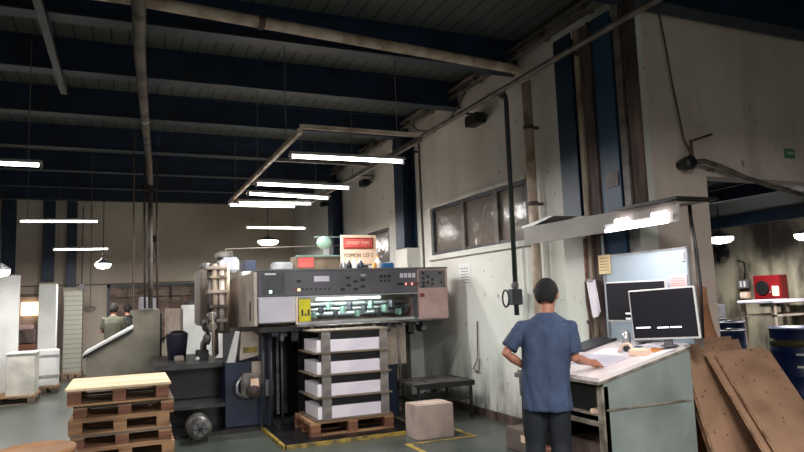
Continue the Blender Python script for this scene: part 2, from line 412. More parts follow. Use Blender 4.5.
# ------------------------------------------------------------------ roof steel
def ibeam(y, zb, x0, x1, h=.38, fw=.2):
    b = MB(); b.box((x0,y-.015,zb+.02),(x1,y+.015,zb+h-.02)); b.box((x0,y-fw/2,zb+h-.02),(x1,y+fw/2,zb+h))
    return b
beams = [(2.2,'roof beam overhead nearest the camera'),(4.42,'dark blue roof beam running above the cross wall'),(6.45,'deep blue roof beam just beyond the cream ceiling pipe'),(8.0,'second blue roof beam beyond the cream ceiling pipe'),
         (9.8,'blue roof beam above the big press, third past the cream pipe'),(11.9,'blue roof beam above the far half of the hanging light frame'),
         (13.9,'blue roof beam past the far end of the hanging light frame'),(15.8,'blue roof beam next to last before the back wall'),(17.6,'blue roof beam right against the back wall')]
for y,l in beams:
    x1 = WX-.005 if y > 4.6 else AX
    t = thing('roof_beam', l, 'beam', (0,y,4.3), group='blue roof beams')
    ibeam(y,4.3,-8.99,x1).build('web','beam',t,world=True)
    MB().box((-8.99,y-.1,4.3),(x1,y+.1,4.32)).build('flange','flange',t,world=True)
# purlins running toward the back
for x,l in ((-.72,'roof joist running toward the back wall at upper left'),(-3.2,'roof joist running toward the back wall near the left edge'),):
    o = MB().box((x-.035,4.6,4.23),(x+.035,8.6,4.3)).build('roof_joist','darkgrey'); tag(o,l,'joist')
o = MB()
for k in range(12): o.box((WX-.16,5.0+k*.75,4.47),(WX-.004,5.06+k*.75,4.53))
o.box((WX-.16,4.7,4.53),(WX-.10,14,4.57)).box((WX-.16,4.7,4.43),(WX-.10,14,4.47)); o = o.build('cable_tray','greypipe'); tag(o,'thin metal cable tray along the top of the window wall','cable tray')
o = MB().tube([(4.34,7.6,4.43),(4.33,8.0,4.2),(4.33,8.6,4.12),(4.34,9.2,4.3),(4.34,9.4,4.43)],.012,6).build('hanging_cable','black'); tag(o,'black cable sagging from the tray above the windows','cable')

# leaning rusty pipe from roof to floor unit, left of centre
t = thing('rusty_duct','thick rusty duct slanting down from the roof at upper left','duct',(.07,5.5,4.3))
MB().tube([(.05,4.72,4.66),(.06,5.15,4.12),(.08,5.62,4.06),(.10,6.4,4.04),(.20,8.4,3.95),(.31,10.5,3.9),(.34,10.6,3.5)],[.058,.058,.058,.056,.052,.05,.045],12).build('duct','ductgrey',t,True,world=True)
MB().tube([(.20,8.4,3.95),(.205,8.5,3.945)],.06,12).build('clamp','dirtysteel',t,world=True)
MB().tube([(.34,10.6,3.5),(.36,10.65,1.58)],.035,10).build('drop_pipe','greypipe',t,True,world=True)
MB().tube([(.25,10.6,3.9),(.28,10.65,1.58)],.016,8).build('rod','rust',t,True,world=True)
MB().tube([(.43,10.6,3.9),(.46,10.65,1.58)],.016,8).build('rod','rust',t,True,world=True)
o = MB().tube([(.1,10.5,4.3),(.11,10.52,1.58)],.012,8).build('thin_conduit','rust'); tag(o,'thin rusty conduit dropping straight down left of the slanting duct','conduit')

# pipes
t = thing('ceiling_pipe','cream pipe crossing under the roof and turning down the window wall','pipe',(4.3,6.09,0))
MB().tube([(-6,5.5,4.2),(0,5.62,4.2),(4.1,6.05,4.2),(4.22,6.08,4.18),(4.3,6.09,4.08)],.055,12).build('overhead_run','creampipe',t,True,world=True)
MB().tube([(4.3,6.09,4.08),(4.3,6.09,.4)],.055,12).build('down_pipe','creampipe',t,True,world=True)
for z in (3.5,2.6,1.6): MB().lathe([(.062,z),(.062,z+.05)],(4.3,6.09),16).box((4.3,6.07,z+.01),(WX,6.11,z+.04)).build('bracket','rust',t,world=True)
MB().tube([(1.1,5.735,4.2),(1.16,5.742,4.2)],.064,12).build('coupling','rust',t,world=True)
t = thing('service_pipe','grey pipe running along the window wall above the windows','pipe',(4.1,6.5,4.0))
MB().tube([(4.08,2.0,4.02),(4.1,4.0,4.03),(4.12,9.9,4.03),(4.15,13.9,4.03)],.032,10).build('run','greypipe',t,True,world=True)
for y in (5.0,7.2,9.4,11.5): MB().box((4.1,y-.02,3.98),(WX if y>6 else 4.18,y+.02,4.0)).build('bracket','black',t,world=True)
t = thing('drop_pipe','dark green pipe with valve dropping down between windows and the desk','pipe',(4.28,6.5,0))
MB().tube([(4.18,6.45,4.03),(4.26,6.48,4.02),(4.28,6.5,3.94),(4.28,6.52,1.35)],.03,10).build('pipe','darkpipe',t,True,world=True)
MB().ball((4.2,6.46,4.03),.055,12).build('elbow','darkpipe',t,True,world=True)
hr = MB()
hr.tube([(4.2+.0*math.cos(a),6.62+.07*math.cos(a),1.55+.1*math.sin(a)) for a in [2*math.pi*k/16 for k in range(17)]],.012,6)
hr.build('hose_loop','black',t,True,world=True)
MB().box((4.2,6.46,1.47),(4.34,6.58,1.66),.01).build('valve_body','darkgrey',t,world=True)
MB().lathe([(.035,6.44),(.05,6.46),(.05,6.47),(.035,6.48)],(4.24,1.7),14,'y').build('valve_wheel','midgrey',t,world=True)
o = MB().tube([(WX-.02,9.35,4.2),(WX-.02,9.33,2.0)],.018,8).build('wall_conduit','greypipe'); tag(o,'thin grey conduit on the wall beside the mid-wall blue column','conduit')
o = MB().tube([(WX-.02,7.7,1.25),(WX-.03,7.72,.75),(WX-.03,7.85,.6),(WX-.03,7.7,.58),(WX-.03,7.66,.75)],.01,6).build('rope_loop','greypipe'); tag(o,'thin cord hanging in a loop on the white wall behind the press','cord')

for (y,z,s,l) in ((7.25,3.93,1,'small black floodlight on the wall pipe above the windows'),(11.6,3.86,.9,'small black floodlight on the wall between the blue columns'),(14.4,3.86,.8,'small black floodlight at the far end of the window wall')):
    t = thing('floodlight', l, 'light', (4.25,y,z), group='wall floodlights')
    MB().box((-.06*s,-.15*s,-.07*s),(.1*s,.15*s,.07*s),.01).build('lamp_body','black',t)
    MB().box((.08*s,-.03,.0),(.18,.03,.03)).build('bracket','black',t)

# blue columns
def column(x0,y0,x1,y1,z0,z1,label,flip=False):
    t = thing('steel_column',label,'column',((x0+x1)/2,(y0+y1)/2,z0))
    if flip:   # flanges face Y
        MB().box((x0,y0,z0),(x1,y0+.02,z1)).build('flange','navy',t,world=True); MB().box((x0,y1-.02,z0),(x1,y1,z1)).build('flange','navy',t,world=True)
        MB().box(((x0+x1)/2-.01,y0+.02,z0),((x0+x1)/2+.01,y1-.02,z1)).build('web','navy',t,world=True)
    else:
        MB().box((x0,y0,z0),(x0+.02,y1,z1)).build('flange','navy',t,world=True); MB().box((x1-.02,y0,z0),(x1,y1,z1)).build('flange','navy',t,world=True)
        MB().box((x0+.02,(y0+y1)/2-.01,z0),(x1-.02,(y0+y1)/2+.01,z1)).build('web','navy',t,world=True)
column(4.18,9.55,4.42,9.9,2.41,4.3,'dark blue steel column on white plinth left of the windows')
column(4.18,13.45,4.42,13.8,2.41,4.3,'dark blue steel column far along the window wall')
column(-2.76,BY-.24,-2.46,BY-.02,2.5,4.3,'blue steel column at the left edge on the back wall',True)
column(-1.87,BY-.24,-1.62,BY-.02,2.28,4.3,'blue steel column on the back wall second from left edge',True)
column(-1.35,BY-.24,-1.13,BY-.02,2.15,4.3,'blue steel column on the back wall third from left edge',True)
# corner cluster
t = thing('steel_column','broad dark blue corner column on a white plinth, left part','column',(4.33,5.33,2.36))
MB().box((4.24,5.19,2.36),(4.26,5.47,4.3)).build('flange','navy',t,world=True)
MB().box((4.26,5.32,2.36),(WX-.004,5.34,4.3)).build('web','navy',t,world=True)
trim(MB().box((4.24,5.15,0),(WX,5.5,2.36)), 'plaster')
t = thing('steel_channel','rusty steel channel with lit edge painted in cream between blue columns','column',(4.27,5.0,0))
MB().box((4.24,5.08,0),(4.27,5.14,4.3)).build('lit_edge','creamlitedge',t,world=True)  # cream colour paints the light catching this edge
MB().box((4.27,4.93,0),(4.30,5.08,4.3)).build('web','rust',t,world=True)
MB().box((4.24,4.90,0),(4.30,4.93,4.3)).build('flange','rust',t,world=True)
t = thing('steel_column','blue corner column between the rusty channel and brown pipe','column',(4.33,4.74,0))
MB().box((4.26,4.62,0),(4.28,4.88,4.3)).build('flange','navylit',t,world=True); MB().box((4.28,4.74,0),(WX-.004,4.76,4.3)).build('web','navy',t,world=True)
MB().box((4.25,4.64,2.58),(4.26,4.80,2.72)).build('patch_plate','greypipe',t,world=True)
t = thing('rusty_down_pipe','brown rusty downpipe with grey edge strip at the wall corner','pipe',(4.3,4.4,2.2))
MB().tube([(4.29,4.40,2.2),(4.29,4.40,4.4)],.06,12).build('pipe','rust',t,True,world=True)
MB().box((4.24,4.48,2.2),(4.28,4.56,4.4)).build('edge_strip','greypipe',t,world=True)

# cross-wall pipes, cable, exit sign
t = thing('wall_pipe','dark pipe on the wall above the opening, slanting down right','pipe',(5.05,4.5,2.8))
MB().tube([(4.98,4.48,2.8),(5.15,4.44,2.82),(5.4,4.46,2.78),(5.75,4.5,2.7),(6.2,4.52,2.62),(6.9,4.53,2.5)],.026,8).build('pipe','greypipe',t,True,world=True)
MB().lathe([(.05,4.42),(.07,4.44),(.07,4.5),(.04,4.6)],(4.99,2.8),14,'y').build('socket','black',t,world=True)
MB().tube([(5.07,4.5,2.83),(5.07,4.5,3.04)],.016,8).build('branch','rust',t,True,world=True)
MB().tube([(5.05,4.5,3.02),(5.27,4.42,3.09)],.012,6).build('spike','rust',t,True,world=True)
o = MB().tube([(4.86,4.57,4.4),(4.92,4.57,4.0),(4.97,4.57,3.6),(5.06,4.57,3.05),(5.2,4.57,2.84)],.008,6).build('wall_cable','rust'); tag(o,'thin brown cable running down the upper right wall','cable')
t = thing('exit_sign','small faded green exit sign high on the right wall','sign',(6.6,4.58,2.96))
MB().box((6.54,4.575,2.96),(6.68,4.598,3.06)).build('plate','greenexit',t,world=True)
text('EXIT',.045,'white','lettering',t,(6.61,4.573,3.01),-90)

# ------------------------------------------------------------------ hanging light frame and tube lights
ZL = 3.05
t = thing('light_frame','long pale steel frame hanging under the roof holding the tube lights','frame',(2.1,8.2,3.2))
for x in (1.52,2.78): MB().box((x-.02,5.85,3.2),(x+.02,10.45,3.25)).build('rail','creampipe' if x<2 else 'greypipe',t,world=True)
for y in (5.87,7.35,8.9,10.4): MB().box((1.52,y-.02,3.25),(2.78,y+.02,3.29)).build('crossbar','creampipe' if y<6 else 'greypipe',t,world=True)
for x in (1.52,2.78):
    for y in (6.45,8.0,9.8): MB().tube([(x,y,3.25),(x,y,4.3)],.006,6).build('hanger','greypipe',t,world=True)
def tube_light(cx, cy, z, length, rz, label, group, energy, hang=.13):
    t = thing('tube_light', label, 'light', (cx,cy,z), R(rz), group)
    h = length/2
    MB().prism([(-.075,.04),(-.03,.075),(.03,.075),(.075,.04),(.07,.035),(.028,.068),(-.028,.068),(-.07,.035)],'x',-h,h).build('reflector','white',t)
    MB().tube([(-h+.03,0,.03),(h-.03,0,.03)],.02,10).build('tube','tube',t,True)
    for s in (-1,1):
        MB().box((s*h-.02 if s>0 else -h,-.03,.0),(h if s>0 else -h+.02,.03,.07)).build('end_cap','midgrey',t)
        MB().tube([(s*h*.8,0,.075),(s*h*.8,0,.075+hang)],.005,6).build('hanger','greypipe',t)
    if energy:
        l = area('tube_glow',(0,0,0),(length*.95,.05),energy); l.parent = t; l.location = (0,0,-.005)
    return t
E1 = 30
gl = 'tube lights on the hanging frame'
tube_light(2.15,6.3,3.05,1.25,-2,'large bright tube light at the near end of the hanging frame',gl,E1)
tube_light(2.10,7.95,3.05,1.25,2,'second nearest tube light on the hanging frame',gl,E1)
tube_light(2.10,8.75,3.05,1.2,8,'slim tube light, third on the hanging frame',gl,E1)
tube_light(2.05,9.45,3.05,1.1,-6,'fourth tube light on the hanging frame',gl,E1)
tube_light(1.98,10.05,3.10,1.05,0,'fifth tube light at the far end of the row',gl,E1,.09)
tube_light(2.75,12.6,3.05,1.2,0,'single tube light hanging low beyond the frame',gl,E1)
gf = 'tube lights over the left of the hall'
tube_light(-1.42,7.34,3.05,1.25,0,'tube light cut off by the left edge of the picture',gf,E1,1.25)
tube_light(-1.02,12.0,3.05,1.2,-6,'long tube light hanging at left in front of the back wall',gf,E1,1.25)
tube_light(-.88,15.3,2.86,1.1,-10,'lower slanting tube light before the back wall',gf,E1,1.45)
# the hall goes on behind the photographer: more of the same fittings
tube_light(2.1,1.0,3.2,1.25,0,'tube light behind the photographer on the right','tube lights behind the camera',150,1.1)
tube_light(-1.4,1.6,3.2,1.25,0,'tube light behind the photographer on the left','tube lights behind the camera',110,1.1)
tube_light(3.0,-1.5,3.2,1.25,0,'tube light far behind the photographer','tube lights behind the camera',120,1.1)
tube_light(-4.5,8.0,3.05,1.25,0,'tube light over the hall left of the picture','tube lights behind the camera',34,1.25)
def high_bay(x,y,z,top,label,e,r=.2):
    t = thing('pendant_lamp', label,'light',(x,y,z),0,'round pendant lamps')
    MB().lathe([(.04,.12),(.06,.09),(r,.02),(r,.0),(r-.01,.0),(r-.012,.015),(.05,.07),(.02,.07)],n=20).build('shade','midgrey',t,True)
    MB().lathe([(r-.004,.0),(r-.01,-.05),(r*.7,-.09),(.02,-.11)],n=20).build('lens','lampdisc',t,True)
    MB().tube([(0,0,.12),(0,0,top-z)],.008,6).build('cord','black',t)
    l = area('lamp_glow',(0,0,0),(.3,.3),e); l.parent = t; l.location = (0,0,-.13)
high_bay(-.44,15.0,2.55,4.6,'small round pendant lamp hanging before the back wall at left',26,.16)
high_bay(-1.93,12.5,2.3,4.6,'round pendant lamp half cut off by the left edge',20,.16)
high_bay(3.07,15.0,3.05,4.6,'glowing round pendant lamp high behind the press',30,.24)
high_bay(9.5,8.0,2.45,3.1,'round pendant lamp in the side room near the wall edge',45,.22)
high_bay(9.65,6.5,2.36,3.0,'round pendant lamp in the side room at the right edge of the picture',45,.22)

# ------------------------------------------------------------------ annex
for i,(x,l) in enumerate(((6.0,'dark roof rafter nearest inside the side room'),(7.2,'second dark roof rafter inside the side room'),(8.6,'third dark roof rafter inside the side room'),(10.2,'dark roof rafter by the far wall of the side room'))):
    zt = 3.75-(x-WX-.22)/(AX-WX-.02)*1.0
    o = MB().box((x-.06,CY+.23,zt-.22),(x+.06,14.7,zt-.03)).build('roof_rafter','beam'); tag(o,l,'beam','side room rafters')
for y,l in ((5.4,'thick dark blue sloping girder across the side room opening'),(9.2,'sloping girder deeper in the side room')):
    o = MB().prism([(WX+.3,3.3),(AX-.01,2.35),(AX-.01,2.55),(WX+.3,3.5)],'y',y-.08,y+.08).build('roof_girder','navy'); tag(o,l,'beam')
t = thing('hose_cabinet','red wall cabinet with dark window in the side room','cabinet',(AX-.1,8.28,1.34))
MB().box((AX-.2,7.92,1.34),(AX-.002,8.46,1.78),.01).build('cabinet_body','red',t,world=True)
MB().lathe([(.13,AX-.235),(.13,AX-.2)],(8.27,1.55),20,'x').build('window','black',t,world=True)
MB().box((AX-.215,7.95,1.4),(AX-.2,8.08,1.58)).build('notice','cream',t,world=True)
MB().lathe([(.02,AX-.23),(.02,AX-.2)],(8.11,1.47),12,'x').build('knob','silver',t,world=True)
for (y0,y1,z0,z1,l) in ((8.66,8.88,1.55,1.72,'small grey switch box left of the red cabinet'),(8.68,8.84,1.36,1.48,'white box below the switch box beside the red cabinet')):
    t = thing('switch_box',l,'box',(AX-.05,(y0+y1)/2,z0))
    MB().box((AX-.1,y0,z0),(AX-.002,y1,z1),.005).build('box_body','midgrey' if z0>1.5 else 'cream',t,world=True)
    for k in range(2): MB().box((AX-.108,y0+.04+k*.08,z0+.03),(AX-.1,y0+.08+k*.08,z1-.03)).build('switch','white',t,world=True)
t = thing('wall_fan','black wall fan on the stained wall of the side room','fan',(AX-.2,9.1,2.2))
for k in range(7):
    r = .03+.032*k
    MB().tube([(AX-.3+.02*k*.5,9.1+r*math.cos(a),2.28+r*math.sin(a)) for a in [2*math.pi*j/20 for j in range(21)]],.007,5).build('cage_ring','black',t,True,world=True)
for k in range(4):
    a = k*math.pi/2+.4
    MB().obox((AX-.22,9.1+.11*math.cos(a),2.28+.11*math.sin(a)),(.012,.18,.1),(a,0,0)).build('blade','black',t,world=True)
MB().lathe([(.06,AX-.2),(.06,AX-.05),(.03,AX-.002)],(9.1,2.28),16,'x').build('motor','black',t,world=True)
o = MB().tube([(AX-.02,8.9,2.1),(AX-.03,8.75,2.05),(AX-.02,8.74,1.9),(AX-.02,8.78,1.73)],.014,6).build('power_cord','black'); tag(o,'black cord from the wall fan down to the switch box','cord')

t = thing('work_cart','white topped steel cart frame below the red cabinet','cart',(10.2,7.5,0))
MB().box((9.7,7.25,1.3),(10.85,7.95,1.35),.01).build('top','presslav',t,world=True)
MB().box((9.75,7.3,1.08),(10.8,7.9,1.11)).build('shelf','presscream',t,world=True)
for x in (9.75,10.75):
    for y in (7.3,7.86): MB().box((x,y,0),(x+.06,y+.06,1.3)).build('leg','presscream',t,world=True)
for i,(x,l) in enumerate(((8.5,'grey metal cabinet left of the white cart'),)):
    t = thing('metal_cabinet',l,'cabinet',(9.0,8.4,0)); MB().box((8.9,8.1,0),(9.6,8.6,1.3),.01).build('cabinet_body','midgrey',t,world=True)
    MB().box((8.93,8.085,.1),(9.24,8.1,1.25)).build('door','midgrey',t,world=True); MB().box((9.26,8.085,.1),(9.57,8.1,1.25)).build('door','midgrey',t,world=True)
def drum(x,y,r,h,m,name,label,z0=0,band=None,group=None):
    t = thing(name,label,'drum',(x,y,z0),0,group)
    pr = [(r-.02,0),(r,.01),(r,.03),(r-.01,.04),(r-.01,h*.33-.02),(r+.008,h*.33),(r-.01,h*.33+.02),(r-.01,h*.66-.02),(r+.008,h*.66),(r-.01,h*.66+.02),(r-.01,h-.04),(r+.006,h-.02),(r+.006,h),(r-.02,h),(r-.02,h-.02),(.01,h-.02)]
    MB().lathe(pr,n=32).build('drum_body',m,t,True)
    MB().tube([((r+.004)*math.cos(a),(r+.004)*math.sin(a),h-.012) for a in [2*math.pi*k/32 for k in range(33)]],.009,6).build('rim','midgrey',t,True)
    MB().lathe([(.035,h-.02),(.035,h+.003)],(r*.5,0),12).build('bung','midgrey',t)
    return t
t = drum(9.0,6.35,.42,.98,'drumblue','blue_drum','big royal blue drum with a small label at the right edge')
MB().lathe([(.417,.72),(.417,.82)],n=32).build('yellow_band',mat('drab_band',(84,80,44),.6),t,True)
for k in range(2): MB().obox((-.418*math.cos(.55+k*.0),-.418*math.sin(.55),.62-k*.17),(.004,.12,.03),(0,0,.55)).build('label','white',t)
drum(8.3,7.1,.32,1.08,'drumblue','blue_drum','dark blue drum behind the leaning boards, nearest wall edge')
drum(7.75,6.65,.3,1.0,'drumblue','blue_drum','dark blue drum left of the big royal blue drum')
drum(8.75,7.75,.28,1.1,'black','black_drum','black drum in front of the grey metal cabinet')

# ------------------------------------------------------------------ leaning boards
def lean(x0,x1,yt,zt,yb,th,label,m='hardboard',name='leaning_board'):
    t = thing(name,label,'board',((x0+x1)/2,yb,0),0,'leaning hardboard sheets')
    n = Vector((0,-(zt),-(yt-yb))).normalized()*-1   # board normal, away from camera and down
    n = Vector((0,zt,-(yt-yb))).normalized()*th
    p = [(x0,yb,0),(x1,yb,0),(x1,yt,zt),(x0,yt,zt)]
    q = [(a,b_+n.y,c+n.z) for a,b_,c in p]
    dz = -min(c for _,_,c in q); p = [(a,b_,c+dz) for a,b_,c in p]; q = [(a,b_,c+dz) for a,b_,c in q]
    fr = [(a,b_+n.y*.35,c+n.z*.35) for a,b_,c in p]
    MB().hexa(p+fr).build('face_sheet',m,t,world=True)
    MB().hexa(fr+q).build('core','boardedge',t,world=True)
    return t
lean(4.49,5.12,3.92,1.03,3.22,.022,'pale brown speckled board in front, leaning at the right')
lean(4.44,5.10,3.975,1.05,3.30,.022,'second brown board just behind the frontmost leaning one')
lean(4.26,4.9,4.06,1.07,3.72,.03,'upright brown board left of the speckled one beside the desk')
lean(4.3,5.0,4.14,1.09,3.80,.03,'brown board third from the front of the leaning stack')
lean(4.5,5.15,4.24,1.11,3.85,.03,'brown board fourth from the front of the leaning stack')
lean(4.52,5.2,4.36,1.13,4.0,.03,'rearmost brown board of the leaning stack, nearest the wall')
# curved cardboard sheet
t = thing('cardboard_sheet','orange brown curved cardboard sheet standing behind the monitor','cardboard',(4.9,4.42,0))
cb = MB(); k_ = 1.028
poly = [(x*k_,z) for x,z in ((4.6,0),(5.0,0),(4.99,1.08),(4.95,1.18),(4.91,1.3),(4.885,1.45),(4.88,1.6),(4.80,1.615),(4.76,1.5),(4.73,1.2),(4.62,1.1))]
cb.prism(poly,'y',4.42,4.432); cb.build('sheet','card',t,world=True)

# ------------------------------------------------------------------ inspection desk
def zt(x): return .95+.217*(x-3.28)
DY0, DY1 = 3.93, 5.02
SL = math.atan(.217)
t = thing('inspection_desk','worn green grey inspection desk with sloping white top and open shelves','desk',(3.8,4.7,0))
MB().prism([(3.32,0),(4.22,0),(4.22,zt(4.22)-.03),(3.32,zt(3.32)-.03)],'y',DY0+.01,DY0+.04).build('end_panel','deskgreen',t,world=True)
MB().prism([(3.32,0),(4.22,0),(4.22,zt(4.22)-.03),(3.32,zt(3.32)-.03)],'y',DY1-.04,DY1-.01).build('end_panel','deskgreen',t,world=True)
MB().box((4.19,DY0+.04,0),(4.22,DY1-.04,1.09)).build('back_panel','deskgreen',t,world=True)
MB().prism([(3.27,zt(3.27)-.028),(4.225,zt(4.225)-.028),(4.225,zt(4.225)),(3.27,zt(3.27))],'y',DY0,DY1).build('worktop','laminate',t,world=True)
MB().prism([(3.265,zt(3.265)-.05),(4.225,zt(4.225)-.045),(4.225,zt(4.225)-.028),(3.265,zt(3.265)-.028)],'y',DY0,DY1).build('edge_band','desktrim',t,world=True)
MB().box((3.3,DY0+.01,0),(3.36,DY0+.07,.88)).build('leg','desktrim',t,world=True)
MB().box((3.3,DY1-.07,0),(3.36,DY1-.01,.88)).build('leg','desktrim',t,world=True)
MB().box((3.3,DY0+.07,.62),(4.18,DY1-.07,.65)).box((3.3,DY0+.07,.58),(3.33,DY1-.07,.65)).build('shelf','desktrim',t,world=True)
MB().box((3.3,DY0+.07,.25),(4.18,DY1-.07,.28)).build('shelf','woodred',t,world=True)
MB().box((3.33,DY0+.0,.70),(4.2,DY0+.012,.712)).build('seam_strip','desktrim',t,world=True)
MB().box((3.22,DY1-.12,.86),(3.3,DY1-.02,.9)).box((3.24,DY1-.1,.7),(3.27,DY1-.06,.86)).build('end_bracket','midgrey',t,world=True)
# things in the shelves
for (x0,y0,x1,y1,z0,z1,m,l,c) in (
    (3.42,4.12,3.75,4.5,.651,.85,'black','black box on the upper desk shelf','box'),
    (3.4,4.6,3.8,4.9,.651,.82,'blackplastic','dark bag-like box further along the upper desk shelf','box'),
    (3.35,4.03,3.45,4.16,.651,.69,'cream','cream paper packet at the near end of the upper desk shelf','packet'),
    (3.4,4.1,3.8,4.5,.281,.42,'rust','rust brown carton on the lower desk shelf','box'),
    (3.4,4.6,3.85,4.9,.281,.46,'black','black crate on the lower desk shelf','crate')):
    o = MB().box((x0,y0,z0),(x1,y1,z1),.008).build('shelf_box',m); tag(o,l,c,'things on the desk shelves')
# low wooden crate beside the desk at the floor
t = thing('low_crate','low brown crate with white label on the floor beyond the man','crate',(3.92,5.6,0))
MB().box((3.7,5.25,0),(4.15,5.98,.22),.01).build('crate_body',mat('grey_brown_crate',(104,92,84),.7),t,world=True)
MB().box((3.692,5.5,.11),(3.7,5.68,.18)).build('label','cream',t,world=True)

# whiteboard
t = thing('whiteboard','pale blue whiteboard standing at the back of the inspection desk','board',(4.2,4.35,1.15))
MB().box((4.20,3.87,1.15),(4.215,4.83,1.92)).build('panel','whiteboard',t,world=True)
MB().box((4.195,3.86,1.92),(4.22,4.84,1.935)).box((4.195,3.855,1.15),(4.22,3.87,1.935)).box((4.195,4.83,1.15),(4.22,4.845,1.935)).build('board_frame','silver',t,world=True)
for (y0,y1,z0,z1,m,l) in ((3.88,4.06,1.58,1.71,'pinknote','pinkish printed notice low on the right of the whiteboard'),(4.76,4.92,1.76,1.94,'note','yellowish printed notice at the top left of the whiteboard'),(3.89,3.92,1.82,1.9,'pinknote','tiny note at the top right corner of the whiteboard')):
    t = thing('paper_notice',l,'notice',(4.19,(y0+y1)/2,z0),0,'notices on the whiteboard')
    MB().box((4.188,y0,z0),(4.194,y1,z1)).build('sheet',m,t,world=True)
    for k in range(5 if y1-y0 > .1 else 0):
        zz = z1-.03-k*(z1-z0-.04)/5; MB().box((4.186,y0+.02,zz-.004),(4.188,y1-.02,zz)).build('print_line','ink' if m=='note' else 'redfade',t,world=True)
t = thing('hanging_sheets','white sheets clipped together hanging left of the whiteboard','paper',(4.2,5.04,1.34))
for k in range(3): MB().prism([(4.98-k*.01,1.36+k*.02),(5.06+k*.012,1.34+k*.01),(5.12+k*.01,1.70),(5.01,1.71)],'x',4.195+k*.006,4.199+k*.006).build('sheet','paper',t,world=True)
MB().box((4.19,5.03,1.69),(4.239,5.10,1.72)).build('clip','silver',t,world=True)
o = MB().tube([(4.22,5.17,1.7),(4.21,5.16,1.5),(4.22,5.14,1.3),(4.22,5.15,1.12)],.010,6).ball((4.21,5.15,1.3),.022,8).build('hanging_cable','rust'); tag(o,'brown cable hanging on the wall beside the clipped sheets','cable')
for (y,w,m,l) in ((5.16,.03,'woodred','reddish wooden strip upright behind the desk'),(4.895,.02,'whiteboard','pale blue strip upright beside the yellow notice')):
    o = MB().box((4.225,y-w/2,0),(4.238,y+w/2,2.13)).build('wood_strip',m); tag(o,l,'strip')

# hood over desk with tubes
t = thing('desk_hood','grey light hood on a post above the inspection desk','hood',(3.95,4.7,2.1))
fl = MB().prism([(3.62,2.11),(5.7,2.11),(5.7,2.30),(3.62,2.27)],'x',3.885,3.9).build('front_board','hood',t,world=True)
MB().prism([(3.9,2.25),(4.23,2.27),(4.23,2.285),(3.9,2.265)],'y',3.62,5.7).build('hood_panel','hood',t,world=True)
MB().box((3.82,3.57,2.275),(4.26,4.26,2.295)).box((3.84,3.6,2.268),(4.2,3.63,2.275)).build('top_cover','black',t,world=True)
MB().prism([(5.55,2.30),(5.75,2.30),(5.75,2.315),(5.25,2.37),(5.2,2.36)],'x',3.9,4.2).build('loose_panel','white',t,world=True)
MB().box((4.22,3.81,1.12),(4.238,3.835,2.28)).build('post','greypipe',t,world=True)
MB().tube([(4.2,3.8,2.27),(4.235,3.795,1.9),(4.24,3.79,1.6),(4.23,3.8,1.2)],.010,6).build('cable','black',t,True,world=True)
lt_ = MB().box((3.86,3.68,2.135),(3.885,4.42,2.175)).build('lamp_tray','white',t,world=True)
MB().tube([(3.85,3.70,2.118),(3.85,4.40,2.118)],.015,8).build('tube','tubehood',lt_,True,world=True)
for y in (3.72,3.78,3.84,4.14,4.20,4.26): MB().lathe([(.016,2.15),(.02,2.16),(.02,2.195),(.014,2.205)],(3.852,y),10).build('tube_reflection','tubehood',lt_,True,world=True)  # glowing bumps that paint the tube's reflections on the hood
area('hood_glow',(3.84,4.05,2.09),(.08,.66),4.5,t,(1,.93,.94))

# monitors
def monitor(cx,cy,cz,az,w,h,label,bars,base_z,hd=.05):
    """az: direction the screen faces, degrees from +X"""
    t = thing('monitor',label,'monitor',(cx,cy,base_z),R(az))
    z0 = cz-base_z
    MB().box((-.035,-w/2,z0-h/2),(-.006,w/2,z0+h/2),.004).build('casing','white',t)
    sc = MB().box((-.008,-w/2+.012,z0-h/2+.016),(.0,w/2-.012,z0+h/2-.012)).build('screen','screen',t)
    for (u,v,l) in bars:
        MB().box((0,-u-l/2,z0+v-.006),(.0015,-u+l/2,z0+v+.006)).build('screen_text','screentext',sc)
    MB().box((-.07,-.03,.01),(-.035,.03,z0)).build('neck','midgrey',t)
    MB().lathe([(.07,0),(.07,.006),(.03,.016)],(-.07,0),20).build('base','midgrey',t)
    return t
def deskz(x): return zt(x)
monitor(4.08,4.36,1.50,190,.62,.355,'black monitor standing behind, against the whiteboard',[(-.02,-.105,.07),(.065,-.105,.08),(.08,-.15,.05)],1.15)
monitor(4.0,3.96,1.40,206,.53,.41,'larger black monitor in front with a silver frame',[(-.09,-.11,.09),(.01,-.11,.09),(.17,-.105,.12)],1.138).rotation_euler.x = R(2.5)

# things on the desk top (lying on the slope)
def on_desk(mb, name, m, label, cat, x, y, rz=0, group=None, lift=.001):
    bm = mb.bm
    bmesh.ops.transform(bm, matrix=Matrix.Translation((x,y,zt(x)+lift)) @ Matrix.Rotation(-SL,4,'Y') @ Matrix.Rotation(R(rz),4,'Z'), verts=bm.verts)
    o = mb.build(name,m); return tag(o,label,cat,group)
on_desk(MB().box((-.2,-.14,0),(.2,.14,.02),.004),'control_keypad','darkgrey','dark grey flat keypad at the far end of the desk','keypad',3.98,4.86)
on_desk(MB().box((-.13,-.3,0),(.13,.3,.006)),'clear_tray','presslav','pale lavender flat sheet lying by the man\'s hand','sheet',3.62,4.42,4)
on_desk(MB().box((-.1,-.15,0),(.1,.15,.002)),'paper_sheet','paper','white sheet lying beside the round gauge','paper',3.87,4.45,10,'papers on the desk')
on_desk(MB().box((-.15,-.21,0),(.15,.21,.002)),'paper_sheet','paper','white sheet nearest the desk corner','paper',3.95,4.14,-12,'papers on the desk')
on_desk(MB().box((-.05,-.07,0),(.05,.07,.004)),'ticket','greencap','small pale green ticket on the white sheet','ticket',3.88,4.13,20,'tickets on the desk',.004)
